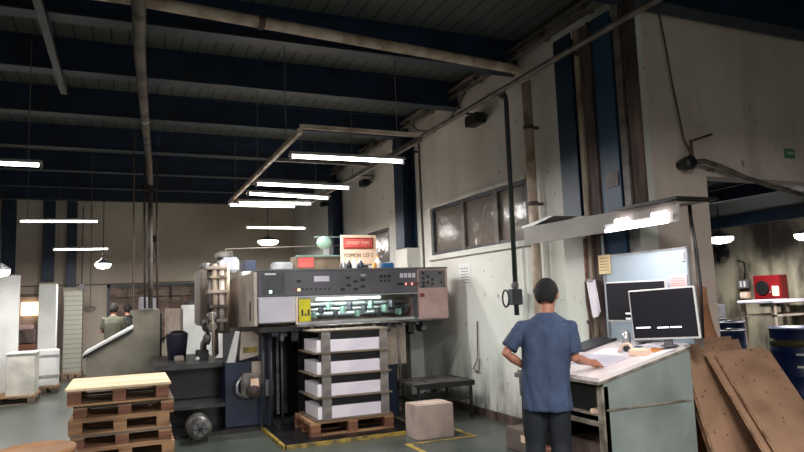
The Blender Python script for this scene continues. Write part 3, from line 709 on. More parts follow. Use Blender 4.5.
on_desk(MB().box((-.05,-.07,0),(.05,.07,.004)),'ticket','orange','small pink orange ticket beside the green ticket','ticket',3.97,4.07,-10,'tickets on the desk',.004)
on_desk(MB().box((-.02,-.04,0),(.02,.04,.004)),'ticket','blue','tiny blue ticket near the tan handset','ticket',4.02,4.3,0,'tickets on the desk',.004)
dv = thing('round_gauge','small round white and grey handheld gauge standing on the desk','gauge',(3.9,4.30,zt(3.9)),R(-50))
MB().lathe([(.055,-.025),(.072,-.015),(.072,.015),(.055,.025)],(0,.11),24,'x').build('ring','silver',dv,True)
MB().lathe([(.048,-.03),(.048,.03)],(0,.11),24,'x').build('dial','midgrey',dv,True)
MB().box((-.03,-.03,0),(.03,.03,.06),.01).build('foot','darkgrey',dv)
hs = thing('tan_handset','tan handset with a curved cord lying before the monitors','handset',(3.83,4.08,zt(3.83)))
MB().obox((0,0,.03),(.07,.16,.045),(0,-SL,.2)).build('handset_body','cream',hs)
MB().tube([(.0,.07,.04),(.0,.12,.09),(.0,.18,.08),(.01,.23,.04),(.02,.27,.014)],.011,8).build('cord','cream',hs,True)

# ------------------------------------------------------------------ posters on the window wall
t = thing('paper_poster','faded printed notice on the white wall under the windows','notice',(WX-.005,8.0,1.72))
MB().box((WX-.006,7.86,1.74),(WX-.001,8.18,2.06)).build('sheet','white',t,world=True)
for k in range(6): MB().box((WX-.009,7.9,1.98-k*.04),(WX-.006,8.14-.03*(k%2),1.99-k*.04)).build('print_line','midgrey',t,world=True)

# ------------------------------------------------------------------ pallets
def pallet(name, label, x0, y0, w, d, z0, group, mats=('wood','wood'), h=.144, rz=0, top='wood', solid=False):
    t = thing(name,label,'pallet',(x0+w/2,y0+d/2,z0),R(rz),group)
    x,y = -w/2,-d/2
    for k in range(3):
        yy = y+k*(d-.1)/2; MB().box((x,yy,0),(x+w,yy+.1,.018)).build('bottom_board',mats[0],t)
    for i in range(3):
        for j in range(3):
            xx = x+i*(w-.12)/2; yy = y+j*(d-.1)/2
            MB().box((xx,yy,.018),(xx+.12,yy+.1,h-.044),.004).build('block',mats[1],t)
    for i in range(3):
        xx = x+i*(w-.12)/2; MB().box((xx,y,h-.044),(xx+.12,y+d,h-.024)).build('stringer',mats[0],t)
    if solid: MB().box((x-.02,y-.02,h-.024),(x+w+.02,y+d+.02,h),.003).build('top_sheet',top,t)
    else:
        n = 7
        for k in range(n):
            yy = y+k*(d-.09)/(n-1); MB().box((x,yy,h-.024),(x+w,yy+.09,h)).build('top_board',top,t)
    return t
G = 'pallets stacked at front left'
ps = [(0,'bottom pallet of the stack at front left',.0,'wood','woodred'),(1,'second pallet from the bottom of the front left stack',.02,'wood','wood'),(2,'middle pallet of the front left stack',-.01,'wood','woodred'),(3,'third pallet from the top of the front left stack',-.03,'wood','wood'),(4,'pallet second from the top of the front left stack',.01,'wood','woodred')]
for i,l,dx,a_,b_ in ps:
    pallet('wooden_pallet',l,-.45+dx,6.95,.9,.95,i*.1385,G,(a_,b_),top='wood' if i%2 else 'woodgrey',h=.138)
pallet('wooden_pallet','top pallet with pale plywood sheet on the front left stack',-.49,6.9,.9,1.0,5*.1385,G,('wood','woodred'),top='woodlight',solid=True,h=.165)
# round fibre drum at the bottom left
t = thing('fibre_drum','round brown drum lid poking in at the bottom left corner','drum',(-.5,4.72,0))
MB().lathe([(.2,0),(.21,.02),(.21,.7),(.225,.7),(.225,.745),(.215,.75),(.2,.74),(.01,.74)],n=32).build('drum_body','fibre',t,True)
MB().lathe([(.224,.69),(.229,.69),(.229,.70),(.224,.70)],n=32).build('band','midgrey',t)

# ------------------------------------------------------------------ printing press (delivery end)
PY = 8.0
t = thing('printing_press','large offset printing press with dark control panel and open delivery','printing press',(2.8,9.6,0))
# control panel
cp = MB().box((1.5,PY,1.67),(3.68,PY+.5,2.0),.012).build('control_panel','panelgrey',t,world=True)
pe = MB().box((3.681,PY,1.30),(4.14,PY+.5,2.0),.012).build('panel_end','presspink',t,world=True)
MB().box((3.70,PY-.006,1.73),(4.10,PY,1.97)).build('switch_plate','midgrey',pe,world=True)
MB().box((1.5,PY-.012,1.995),(4.14,PY+.5,2.012)).build('top_trim','midgrey',t,world=True)
MB().box((1.5,PY-.01,1.655),(3.68,PY+.05,1.669)).build('lower_trim','silver',t,world=True)
MB().box((1.51,PY-.02,1.35),(1.97,PY+.3,1.65),.008).build('guard_door','presslav',t,world=True)
MB().prism([(PY+.02,1.32),(PY+2.0,1.25),(PY+2.0,1.97),(PY+.02,1.985)],'x',1.46,1.5).build('side_cover','presspale',t,world=True)
MB().box((1.455,PY+.25,1.38),(1.46,PY+.33,1.62)).build('side_handle','black',t,world=True)
# little details on the panel
def btn(x,z,s,m,name='button',y=PY-.008,h=None):
    MB().box((x-s/2,y,z-(h or s)/2),(x+s/2,PY,z+(h or s)/2)).build(name,m,cp if x<3.69 else pe,world=True)
MB().box((1.55,PY-.005,1.70),(1.84,PY,1.97)).build('panel_section','darkgrey',cp,world=True)
btn(1.66,1.955,.14,'silver','name_plate',h=.02); btn(1.66,1.735,.035,'ledgreen'); btn(2.02,1.75,.03,'ledyellow'); btn(2.32,1.885,.2,'presslav','display',h=.07)
for x in (1.96,1.99,2.07,2.12,2.18,2.24,2.3,2.36,2.42): btn(x,1.755,.022,'black' if x>2.05 else 'reddark')
for x,z in ((2.02,1.86),(2.68,1.89),(2.68,1.79),(2.88,1.86),(2.88,1.77),(2.78,1.84),(2.78,1.74),(2.6,1.74)): btn(x,z,.06,'black','switch',h=.03)
btn(2.89,1.92,.07,'silver','gauge',h=.03)
for x in (3.14,3.2,3.26): btn(x,1.9,.04,'black'); btn(x,1.84,.03,'black')
for k in range(4): btn(3.44+k*.06,1.905,.045,'presslav','display',h=.06)
btn(3.42,1.79,.1,'black','display',h=.03)
for k in range(5): btn(3.5+k*.045,1.79,.02,'ledred' if k in (0,2) else 'reddark',h=.035)
for x,z in ((3.76,1.93),(3.76,1.86),(3.76,1.8),(3.76,1.75),(3.83,1.88),(3.83,1.8),(3.9,1.84),(3.9,1.78),(4.02,1.93),(4.04,1.8)): btn(x,z,.035,'black' if x<4.03 else 'ink',y=PY-.014)
btn(3.74,1.63,.06,'black','button',h=.045,y=PY-.004)
MB().prism([(3.70,1.61),(3.78,1.61),(3.74,1.665)],'y',PY-.012,PY).build('warning_mark','reddark',pe,world=True)
# window opening with lit interior
MB().box((1.98,PY,1.31),(3.68,PY+.04,1.345)).build('window_rail','silver',t,world=True)
MB().box((1.975,PY-.01,1.32),(2.0,PY+.04,1.66)).build('window_post','cream',t,world=True)
MB().box((3.62,PY-.015,1.32),(3.655,PY+.04,1.65)).build('window_post','darkgrey',t,world=True)
yl = MB().box((2.02,PY+.01,1.35),(2.17,PY+.02,1.63)).build('yellow_label','yellow',t,world=True)
for dx in (.03,.07,.11): MB().box((2.02+dx,PY+.006,1.42),(2.045+dx,PY+.01,1.5 if dx!=.07 else 1.45)).build('label_mark','ink',yl,world=True)
MB().box((1.98,PY+.52,1.25),(3.68,PY+.56,1.68)).build('inner_wall','pressnavy',t,world=True)
for z,r in ((1.42,.035),(1.56,.03),(1.49,.018)): MB().tube([(2.0,PY+.35,z),(3.66,PY+.35,z)],r,12).build('roller','silver',t,True,world=True)
for k in range(14):
    x = 2.25+k*.1; MB().box((x,PY+.15,1.38+.05*(k%3)),(x+.035,PY+.3,1.46+.06*(k%3))).build('gripper','darkgrey' if k%2 else 'greencap',t,world=True)
MB().tube([(2.3,PY+.2,1.625),(3.2,PY+.2,1.625)],.014,8).build('inspection_tube','lampin',t,True,world=True)
area('press_glow',(2.8,PY+.2,1.60),(1.2,.05),5,t,(.85,1,.97))
area('press_glow_inner',(2.5,PY+.12,1.655),(.8,.04),2.5,t,(.85,1,.97),rot=(R(25),0,0))
# gripper bar mess under the window
MB().box((1.55,PY+.05,1.235),(3.75,PY+.45,1.30)).build('under_beam','oil',t,world=True)
for k in range(16):
    x = 2.05+k*.105; MB().box((x,PY-.03,1.24),(x+.04,PY+.06,1.30-.02*(k%2))).build('sheet_stop',('oil','dirtysteel','black','darkgrey')[k%4],t,world=True)
random.seed(3)
for k in range(26):
    x = 1.6+random.random()*2.2; z0 = 1.10+random.random()*.1; w_ = .03+random.random()*.07
    MB().box((x,PY+.08+random.random()*.1,z0),(x+w_,PY+.3,1.24),.004).build('gripper_block',random.choice(('oil','black','darkgrey','dirtysteel','pressnavy','oil')),t,world=True)
MB().tube([(1.98,PY-.04,1.29),(3.95,PY-.04,1.29)],.012,8).build('guide_bar','dirtysteel',t,True,world=True)
MB().box((3.7,PY-.05,1.22),(4.02,PY+.2,1.27)).build('bracket','black',t,world=True)
MB().tube([(3.35,PY-.03,1.25),(3.36,PY-.03,.42)],.02,8).build('guide_rod','greypipe',t,True,world=True)
# side frames and dark interior
MB().box((1.62,PY+.5,0.05),(1.75,PY+4,1.3)).build('side_frame','pressnavy',t,world=True)
MB().box((3.24,PY+.12,.72),(3.52,PY+.2,1.24)).build('rear_guard','presscream',t,world=True)
MB().box((3.2,PY+.1,.05),(3.36,PY+1.4,.72)).build('side_frame','pressnavy',t,world=True)
MB().box((3.50,PY+.4,.05),(3.56,PY+4,1.3)).build('side_frame','presscream',t,world=True)
MB().box((1.75,PY+1.3,.05),(3.2,PY+1.36,1.25)).build('inner_back','oil',t,world=True)
for x in (1.62,1.72,1.86): MB().tube([(x,PY+.3,1.25),(x,PY+.3,.05)],.018,8).build('lift_rod','darkgrey',t,True,world=True)
MB().box((1.9,PY+.85,.1),(1.94,PY+.92,1.25)).box((3.05,PY+.85,.1),(3.1,PY+.92,1.25)).build('chain_guide','dirtysteel',t,world=True)
for k in range(6): MB().box((1.76+k*.24,PY+1.0,.08),(1.84+k*.24,PY+1.25,1.18)).build('inner_rib','darkgrey',t,world=True)
MB().box((1.66,PY+.38,.42),(1.76,PY+.46,.62),.005).build('fuse_box','midgrey',t,world=True)
# left side: lower cover, apron, small boxes
MB().prism([(1.36,.88),(1.6,.93),(1.6,1.18),(1.52,1.24),(1.38,1.24)],'y',PY+.5,PY+.56).build('cream_guard','presspale',t,world=True)
MB().box((1.40,PY+.494,.97),(1.58,PY+.5,1.04)).build('yellow_strip','yellowline',t,world=True)
MB().hexa([(1.2,PY+.49,.861),(1.3,PY+.49,.861),(1.3,PY+.56,.861),(1.2,PY+.56,.861),(1.31,PY+.49,1.25),(1.36,PY+.49,1.25),(1.36,PY+.56,1.25),(1.31,PY+.56,1.25)]).build('white_brace','white',t,world=True)
MB().box((1.18,PY+.5,.06),(1.62,PY+1.4,.86)).build('gear_cover','pressnavy',t,world=True)
MB().box((1.5,PY+.42,.56),(1.62,PY+.5,.86),.008).build('terminal_box','presscream',t,world=True)
mt = MB().box((1.36,PY+.38,.42),(1.6,PY+.5,.72),.02).build('pump','dirtysteel',t,world=True)
MB().lathe([(.075,PY+.26),(.085,PY+.3),(.085,PY+.38)],(1.5,.5),18,'y').build('pump_head','rust',mt,True,world=True)
MB().box((1.46,PY+.28,.53),(1.56,PY+.36,.66),.01).build('pump_cap','cream',mt,world=True)
MB().tube([(1.36,PY+.4,.68),(1.3,PY+.36,.6),(1.3,PY+.36,.5),(1.38,PY+.4,.42)],.016,8).build('hose','silver',t,True,world=True)
# towers behind
pu = MB().box((1.2,PY+1.3,1.2),(1.34,PY+3.0,2.1),.02).build('printing_unit','presscream',t,world=True)
for x,z0,z1,r,m in ((1.13,1.3,2.16,.045,'creamlitedge'),(1.22,1.25,2.2,.04,'presspale'),(1.06,1.5,2.12,.03,'dirtysteel'),(1.3,1.2,2.15,.03,'creamlitedge'),(1.17,1.3,2.05,.02,'rust')):
    MB().tube([(x,PY+1.15,z0),(x,PY+1.15,z1)],r,12).build('upright_pipe',m,pu,True,world=True)
for z,x0,m in ((1.36,1.0,'dirtysteel'),(1.55,1.05,'rust'),(1.75,1.02,'presscream'),(1.95,1.06,'creamlitedge'),(2.08,1.0,'presscream')):
    MB().box((x0,PY+1.08,z),(1.3,PY+1.3,z+.05),.012).build('cross_bracket',m,pu,world=True)
for z in (1.3,1.44): MB().lathe([(.05,PY+.98),(.07,PY+1.0),(.07,PY+1.04),(.05,PY+1.06)],(1.08,z),16,'y').build('hand_wheel','dirtysteel',pu,world=True)
MB().box((1.25,PY+1.35,2.06),(1.5,PY+2.0,2.27),.03).build('ink_cover',mat('grey_cover',(166,170,182),.6),t,world=True)
MB().box((1.22,PY+1.4,2.275),(1.42,PY+1.9,2.36),.01).build('top_cover','dirtysteel',t,world=True)
MB().box((1.0,PY+1.7,1.3),(1.2,PY+2.6,2.12),.02).build('side_gearbox','presscream',t,world=True)
MB().ball((1.1,PY+1.9,2.17),(.1,.1,.06),12).build('cap','silver',t,True,world=True)
MB().box((1.6,PY+1.6,1.95),(1.78,PY+1.9,2.24),.01).build('motor','pressnavy',t,world=True)
MB().box((1.5,PY+.5,1.3),(4.0,PY+4.4,1.95),.02).build('press_body','presscream',t,world=True)
MB().box((1.7,PY+4.0,.05),(3.9,PY+4.4,1.3)).build('press_end','darkgrey',t,world=True)
for (z,y) in ((1.15,1.2),(1.32,1.5),(1.02,1.7)): MB().lathe([(.05,1.0),(.09,1.02),(.09,1.06),(.05,1.08)],(PY+y,z),16,'x').build('hand_wheel','dirtysteel',t,world=True)
for k in range(5): MB().tube([(1.08+.03*k,PY+1.0+.15*k,1.5),(1.1+.03*k,PY+1.0+.15*k,.9)],.022,8).build('pipe',('creamlitedge','dirtysteel','creampipe','rust','silver')[k],t,True,world=True)
MB().tube([(1.5,PY+2.7,2.42),(1.5,PY+2.7,2.5),(3.5,PY+2.7,2.56)],.012,6).build('top_rail','greypipe',t,True,world=True)
# footboards left
for (z0,z1,y0,y1,x0,x1) in ((.80,.86,8.7,10.5,.35,1.18),(.34,.38,8.4,10.5,.3,1.18)):
    MB().box((x0,y0,z0),(x1,y1,z1)).build('footboard','tread',t,world=True)
MB().box((.42,8.9,.0),(1.18,10.5,.33)).build('step_base','oil',t,world=True)
MB().box((.42,9.05,.39),(1.18,10.5,.80)).build('step_riser','oil',t,world=True)
MB().box((.3,8.38,.0),(1.62,8.9,.05)).build('oil_tray','oil',t,world=True)

# drive motor by the steps
t = thing('electric_motor','round dirty steel motor on the floor below the press steps','motor',(.82,8.15,0))
MB().lathe([(.03,7.98),(.10,7.985),(.13,8.0),(.14,8.03),(.14,8.3),(.12,8.32),(.01,8.32)],(.82,.17),28,'y').build('motor_body','dirtysteel',t,True,world=True)
MB().lathe([(.085,7.965),(.09,7.985)],(.82,.17),24,'y').build('fan_cover','midgrey',t,world=True)
MB().lathe([(.03,7.955),(.03,7.968)],(.82,.17),12,'y').build('hub','black',t,world=True)
for k in range(6):
    a = k*math.pi/3; MB().obox((.82+.06*math.cos(a),7.962,.17+.06*math.sin(a)),(.05,.004,.01),(0,-a,0)).build('vent_slot','black',t,world=True)
MB().box((.72,8.05,0),(.92,8.28,.05)).build('foot','black',t,world=True)

# things near the steps: dark blue bin, grey bits
t = thing('dark_bin','dark bluish bin standing on the press steps','bin',(.75,9.7,.86))
MB().lathe([(.12,.861),(.15,1.2),(.155,1.21),(.14,1.2)],(.68,9.7),20).build('bin_body',mat('bluish_black',(52,50,68),.5),t,True,world=True)
MB().ball((.68,9.7,1.21),(.14,.14,.05),12).build('bag_top','black',t,True,world=True)
o = MB().box((.62,9.25,.861),(.74,9.35,.93),.01).build('tin','presscream'); tag(o,'small pale tin before the dark bin on the press steps','tin')
o = MB().ball((.9,9.1,.89),.028,10).build('white_ball','white'); tag(o,'tiny white ball shaped cap on the press steps','cap')
t = thing('press_lever','dark lever assembly standing between the bin and the press','lever',(1.0,9.5,.86))
MB().tube([(1.0,9.5,.861),(1.03,9.5,1.15),(1.1,9.5,1.3)],.02,8).build('lever','dirtysteel',t,True,world=True)
MB().box((.92,9.4,.861),(1.08,9.6,.98),.01).build('lever_base','oil',t,world=True)
MB().ball((1.1,9.5,1.31),.035,10).build('knob','black',t,True,world=True)

# control and clutter on top of the press
t = thing('bottle_crate','grey rimmed crate with red and dark green bottles on the press','crate',(2.4,8.35,2.0))
MB().box((2.03,8.15,2.0),(2.62,8.17,2.19)).box((2.03,8.45,2.0),(2.62,8.47,2.19)).box((2.03,8.17,2.0),(2.05,8.45,2.19)).box((2.60,8.17,2.0),(2.62,8.45,2.19)).box((2.05,8.17,2.001),(2.6,8.45,2.012)).build('crate_box',mat('brown_crate',(126,108,88),.6,rgb2=(88,76,60)),t,world=True)
MB().box((2.02,8.14,2.18),(2.63,8.155,2.2)).build('rim','greencap',t,world=True)
MB().box((2.05,8.14,2.04),(2.26,8.149,2.17)).build('red_label','redfade',t,world=True)
for k,(x,m,l) in enumerate(((2.7,'silver','small silver bottle right of the crate on the press'),(2.78,'black','small black bottle between silver and white ones on the press'),(2.86,'white','small white bottle on the press left of the sign'),(2.95,'pressnavy','small navy bottle below the red sign'),(3.2,'white','white and orange bottle in front of the sign'))):
    t2 = thing('bottle',l,'bottle',(x,8.25,2.013),0,'bottles on top of the press'); sc = 1.3 if k == 4 else 1
    MB().lathe([(.033*sc,0),(.036*sc,.01),(.036*sc,.08*sc),(.015*sc,.1*sc),(.015*sc,.12*sc)],n=14).build('bottle_body',m,t2,True)
    MB().lathe([(.018*sc,.12*sc),(.018*sc,.14*sc)],n=12).build('cap','orange' if k==4 else 'white',t2)
o = MB().box((3.12,8.2,2.013),(3.16,8.26,2.1)).build('orange_tin','orange'); tag(o,'small orange tin left of the white bottle below the sign','tin')
o = MB().box((3.26,8.2,2.013),(3.42,8.32,2.09),.008).build('blue_box','blue'); tag(o,'small blue box below the right of the red sign','box')
o = MB().box((1.75,8.2,2.013),(2.0,8.45,2.12),.02).build('clear_tub','silver'); tag(o,'shiny clear tub left of the bottle crate on the press','tub')
o = MB().box((1.46,8.9,1.98),(1.86,9.2,2.04),.01).build('flat_tray','white'); tag(o,'flat white tray on the press beside the shiny tub','tray')
o = MB().box((2.85,8.35,2.013),(3.1,8.5,2.08),.01).build('small_box','darkgrey'); tag(o,'small dark box behind the bottles on the press','box')

# sign over the press
t = thing('press_sign','cream sign with red banner reading KOMORI above the press','sign',(3.3,9.2,1.95))
MB().box((2.98,9.2,2.14),(3.55,9.23,2.58)).build('board','cream',t,world=True)
MB().box((3.02,9.188,2.37),(3.50,9.2,2.54)).build('red_banner','reddark',t,world=True)
MB().box((3.03,9.182,2.39),(3.48,9.19,2.52)).build('banner_face','redfade',t,world=True)
text('OFFSET TYPE',.065,'cream','banner_lettering',t,(3.25,9.18,2.455),-90,width=.36)
text('KOMORI  L27-2',.08,'ink','lettering',t,(3.26,9.196,2.27),-90,width=.46)
for x in (3.0,3.5): MB().box((x,9.21,1.95),(x+.03,9.24,2.14)).build('leg','greypipe',t,world=True)
t = thing('green_fan','pale green round head fan on a stand left of the sign','fan',(2.8,9.3,1.95))
MB().ball((2.75,9.3,2.47),(.12,.07,.1),16).build('fan_head','greencap',t,True,world=True)
MB().box((2.74,9.28,1.95),(2.82,9.34,2.4)).build('stand','silver',t,world=True)
MB().box((2.6,9.3,2.555),(3.0,9.32,2.565)).build('top_wire','greencap',t,world=True)

# platform under delivery
t = thing('delivery_platform','black floor plate with yellow edges under the paper stack','platform',(2.45,7.9,0))
MB().box((1.64,7.16,0),(3.3,8.48,.035)).build('plate','oil',t,world=True)
MB().box((1.62,7.14,0),(3.32,7.17,.042)).build('edge_strip','yellowline',t,world=True)
MB().box((1.6,7.14,0),(1.635,8.5,.042)).build('edge_strip','yellowline',t,world=True)
MB().box((3.28,7.17,0),(3.32,8.09,.045)).build('edge_strip','woodgrey',t,world=True)

# pallet with paper racks
PX0, PX1, PY0 = 2.02, 3.0, 7.46
pallet('wooden_pallet','reddish wooden pallet carrying the stack of white paper',PX0-.03,PY0-.02,1.04,.78,.036,None,('wood','woodred'),top='wood',h=.165)
z = .036+.165
for k,l in enumerate(('bottom pile of white paper on the pallet','second pile of white paper from the pallet up','third pile of white paper from the pallet up','topmost pile of white paper in the press delivery')):
    t = thing('paper_rack',('lowest','second lowest','second highest','highest')[k]+' grey wooden rack frame of the stacked paper','rack',(2.5,7.8,z),0,'stacked racks in the delivery')
    MB().box((2.04,PY0-.03,z),(3.02,PY0+.72,z+.018)).build('base_board','woodgrey',t,world=True)
    for (x0,x1) in ((2.14,2.25),(2.88,2.98)):
        MB().box((x0,PY0-.015,z+.018),(x1,PY0+.008,z+.256)).build('upright','rackgrey',t,world=True)
    MB().box((2.09,PY0+.66,z+.018),(2.98,PY0+.68,z+.256)).build('back_panel','oil',t,world=True)
    MB().box((2.12,PY0+.03,z+.17),(2.95,PY0+.05,z+.25)).build('gap_shade','oil',t,world=True)  # dark sheet painting the shade in the gap above the pile
    o = MB().box((2.09,PY0+.012,z+.019),(2.97,PY0+.6,z+.16),.003).build('paper_pile','paper'); tag(o,l,'paper','piles of paper in the delivery')
    z += .258
o = MB().box((2.05,PY0-.02,z),(3.01,PY0+.7,z+.016)).build('cover_board','woodgrey'); tag(o,'grey brown board lying on top of the stacked racks','board')

# white box & steel table right of the press
t = thing('carton','pale pinkish carton on the floor right of the paper stack','box',(3.32,6.95,0))
MB().box((3.04,6.76,0),(3.5,7.1,.38),.006).build('carton_body',mat('pale_carton',(180,160,152),.7),t,world=True)
MB().box((3.04,6.91,.3805),(3.5,6.95,.382)).build('tape','cream',t,world=True)
t = thing('steel_table','low dark steel mesh table behind the pale carton','table',(3.85,8.0,0))
MB().box((3.42,7.58,.46),(4.25,8.35,.49)).build('table_top','dirtysteel',t,world=True)
MB().box((3.42,7.56,.43),(4.25,7.59,.495)).box((4.22,7.58,.43),(4.25,8.35,.495)).build('rim','black',t,world=True)
for x in (3.44,4.2):
    for y in (7.6,8.3): MB().box((x,y,0),(x+.03,y+.03,.46)).build('leg','black',t,world=True)
MB().box((3.46,7.6,.25),(4.2,8.3,.27)).build('lower_shelf','black',t,world=True)

# ------------------------------------------------------------------ feeder housing at left
t = thing('feeder_housing','beige machine housing with sloping pale lid left of the press','machine',(0,11.2,0))
MB().prism([(.12,0),(.5,0),(.5,1.56),(.08,1.56),(.08,1.5),(.12,1.45)],'y',10.7,11.6).build('tower','housing',t,world=True)
MB().prism([(-.52,0),(.12,0),(.12,1.25),(-.52,.9)],'y',10.7,11.6).build('lower_body','housing',t,world=True)
MB().prism([(-.56,.92),(.12,1.29),(.12,1.32),(-.56,.95)],'y',10.62,11.65).build('sloping_lid','white',t,world=True)
MB().prism([(-.56,.875),(.12,1.245),(.12,1.29),(-.56,.92)],'y',10.64,11.63).build('lid_underside','black',t,world=True)
MB().box((.2,10.8,1.56),(.38,11.1,1.76),.01).build('top_box','presslav',t,world=True)
MB().box((.40,10.8,1.56),(.47,11.0,1.74)).build('side_bracket','silver',t,world=True)
MB().box((.5,10.75,.3),(.53,10.9,1.5)).build('black_strip','black',t,world=True)
o = MB().tube([(.52,10.6,1.1),(.6,10.6,1.14),(.68,10.6,1.05),(.7,10.6,.9),(.68,10.6,.4)],.018,8).build('black_hose','black'); tag(o,'black hose curving down right of the beige housing','hose')
# cabinets in the distance between housing and press
for (x0,x1,y,h,m,l) in ((.86,1.2,15.6,1.55,'presscream','far beige cabinet right of the beige housing'),(1.22,2.1,15.6,1.62,'white','far white cabinet left of the press towers')):
    t = thing('far_cabinet',l,'cabinet',((x0+x1)/2,y,0)); MB().box((x0,y,0),(x1,y+.5,h),.01).build('cabinet_body',m,t,world=True)
    MB().box((x0+.04,y-.012,.1),(x1-.04,y,h-.06)).build('door',m,t,world=True)
for x,l in ((1.8,'small white box on top of the far white cabinet'),(1.35,'dark box on the far white cabinet, left one')):
    o = MB().box((x,15.7,1.621),(x+.3,15.95,1.75 if x>1.5 else 1.7),.01).build('small_box','white' if x>1.5 else 'darkgrey'); tag(o,l,'box')

# ------------------------------------------------------------------ left side pallets and partitions
o = MB().box((-2.9,13.9,0),(-1.82,13.98,2.28)).build('partition','white'); tag(o,'white partition panel at the far left edge','partition')
o = MB().box((-1.62,15.0,.0),(-1.3,15.3,2.14),.005).build('white_pillar','white'); tag(o,'tall white wrapped stack between crates and reams','stack')
t = thing('red_crate_stack','red brown crate stack seen in the gap beside the partition','crates',(-2.0,16.2,0))
for k in range(4): MB().box((-2.25,16.0,.02+k*.3),(-1.8,16.5,.3+k*.3),.01).build('crate',('woodred','rust','woodred','rust')[k],t,world=True)
MB().box((-2.25,16.0,0),(-1.8,16.5,.02)).build('base','woodgrey',t,world=True)
o = MB().box((-2.22,16.05,1.22),(-1.85,16.4,1.3),.01).build('flat_carton','presspink'); tag(o,'flat pinkish carton on top of the red brown crates','box')
o = MB().box((-2.3,17.9,1.5),(-1.86,17.94,1.82)).build('lit_panel','glow'); tag(o,'glowing pale yellow light panel above the red brown crates','light')
def small_pallet(x0,x1,y,d,label):
    return pallet('wooden_pallet',label,x0,y,x1-x0,d,0,'pallets at far left',('woodgrey','woodgrey'),top='wood')
small_pallet(-2.6,-1.42,13.05,.8,'wooden pallet under the big white box at left')
o = MB().box((-1.88,13.1,.145),(-1.44,13.7,.86),.01).build('white_box',mat('pale_box',(206,202,192),.6)); tag(o,'big plain pale box on a pallet at left','box')
o = MB().box((-1.9,13.08,.861),(-1.42,13.72,.885),.004).build('box_lid','white'); tag(o,'white lid lying on the big pale box','lid')
small_pallet(-1.7,-1.18,14.35,.5,'small pallet under the plastic wrapped pile at left')
t = thing('wrapped_pile','plastic wrapped white pile beside the big pale box','pile',(-1.4,14.6,.145))
MB().box((-1.64,14.38,.145),(-1.2,14.82,.84),.02).build('pile','white',t,world=True)
MB().box((-1.65,14.37,.3),(-1.19,14.83,.36)).box((-1.65,14.37,.7),(-1.19,14.83,.75)).build('strap','silver',t,world=True)
small_pallet(-1.32,-.9,16.8,.55,'small pallet under the far stack of reams')
t = thing('ream_stack','tall far stack of paper reams beside the third blue column','stack',(-1.1,17.1,.145))
MB().box((-1.3,16.85,.145),(-.92,17.3,2.05)).build('reams','reams',t,world=True)
o = MB().box((-1.0,17.0,2.051),(-.9,17.1,2.2)).build('grey_roll','midgrey'); tag(o,'small grey roll on top of the far ream stack','roll')
o = MB().box((-.75,17.6,0),(-.3,17.9,.28),.01).build('small_bin','presscream'); tag(o,'small pale box against the back wall left of the men','box')
o = MB().tube([(-1.0,17.97,4.2),(-1.0,17.97,2.15)],.012,6).build('wall_conduit','greypipe'); tag(o,'thin vertical conduit on the back wall right of the third column','conduit')
t = thing('wall_hook','small hanging ring fitting on the back wall left of the men','fitting',(-.8,17.9,1.6))
MB().tube([(-.8,17.9,4.2),(-.8,17.9,1.66)],.008,6).build('cord','greypipe',t,world=True)
MB().tube([(-.8+.12*math.cos(a),17.9,1.62+.045*math.sin(a)) for a in [2*math.pi*k/16 for k in range(17)]],.012,6).build('ring','midgrey',t,world=True)
o = MB().tube([(-3,17.95,2.2),(1.8,17.95,2.24)],.012,6).build('wall_conduit','greypipe'); tag(o,'thin horizontal conduit running along the back wall','conduit')
t = thing('speaker','small black speaker bracket high on the back wall','speaker',(.65,17.8,3.3))
MB().box((.6,17.75,3.28),(.72,17.9,3.45),.01).build('speaker_body','black',t,world=True)
MB().tube([(.68,17.9,3.3),(.75,17.96,2.9),(.6,17.96,2.6)],.012,6).build('cable','rust',t,world=True)

# ------------------------------------------------------------------ people
def remesh(bm_obj, voxel, smooth=3):
    o = bm_obj
    m = o.modifiers.new('r','REMESH'); m.mode = 'VOXEL'; m.voxel_size = voxel; m.use_smooth_shade = True
    if smooth:
        s = o.modifiers.new('s','SMOOTH'); s.iterations = smooth; s.factor = .5
    dg = bpy.context.evaluated_depsgraph_get(); me = bpy.data.meshes.new_from_object(o.evaluated_get(dg))
    o.modifiers.clear(); o.data = me
    for p in me.polygons: p.use_smooth = True
    return o
def ering(cx,cy,z,rx,ry,n=24,tilt=0,sq=2.0):
    out = []
    for k in range(n):
        a = 2*math.pi*k/n; c,s = math.cos(a),math.sin(a)
        x = math.copysign(abs(c)**(2/sq),c)*rx; y = math.copysign(abs(s)**(2/sq),s)*ry
        out.append((cx+x,cy+y,z+tilt*y))
    return out
def limb(b, pts, n=14):
    b.tube([p[:3] for p in pts],[p[3] for p in pts],n)
    for p in (pts[0],pts[-1]): b.ball(p[:3],p[3]*.98,10)
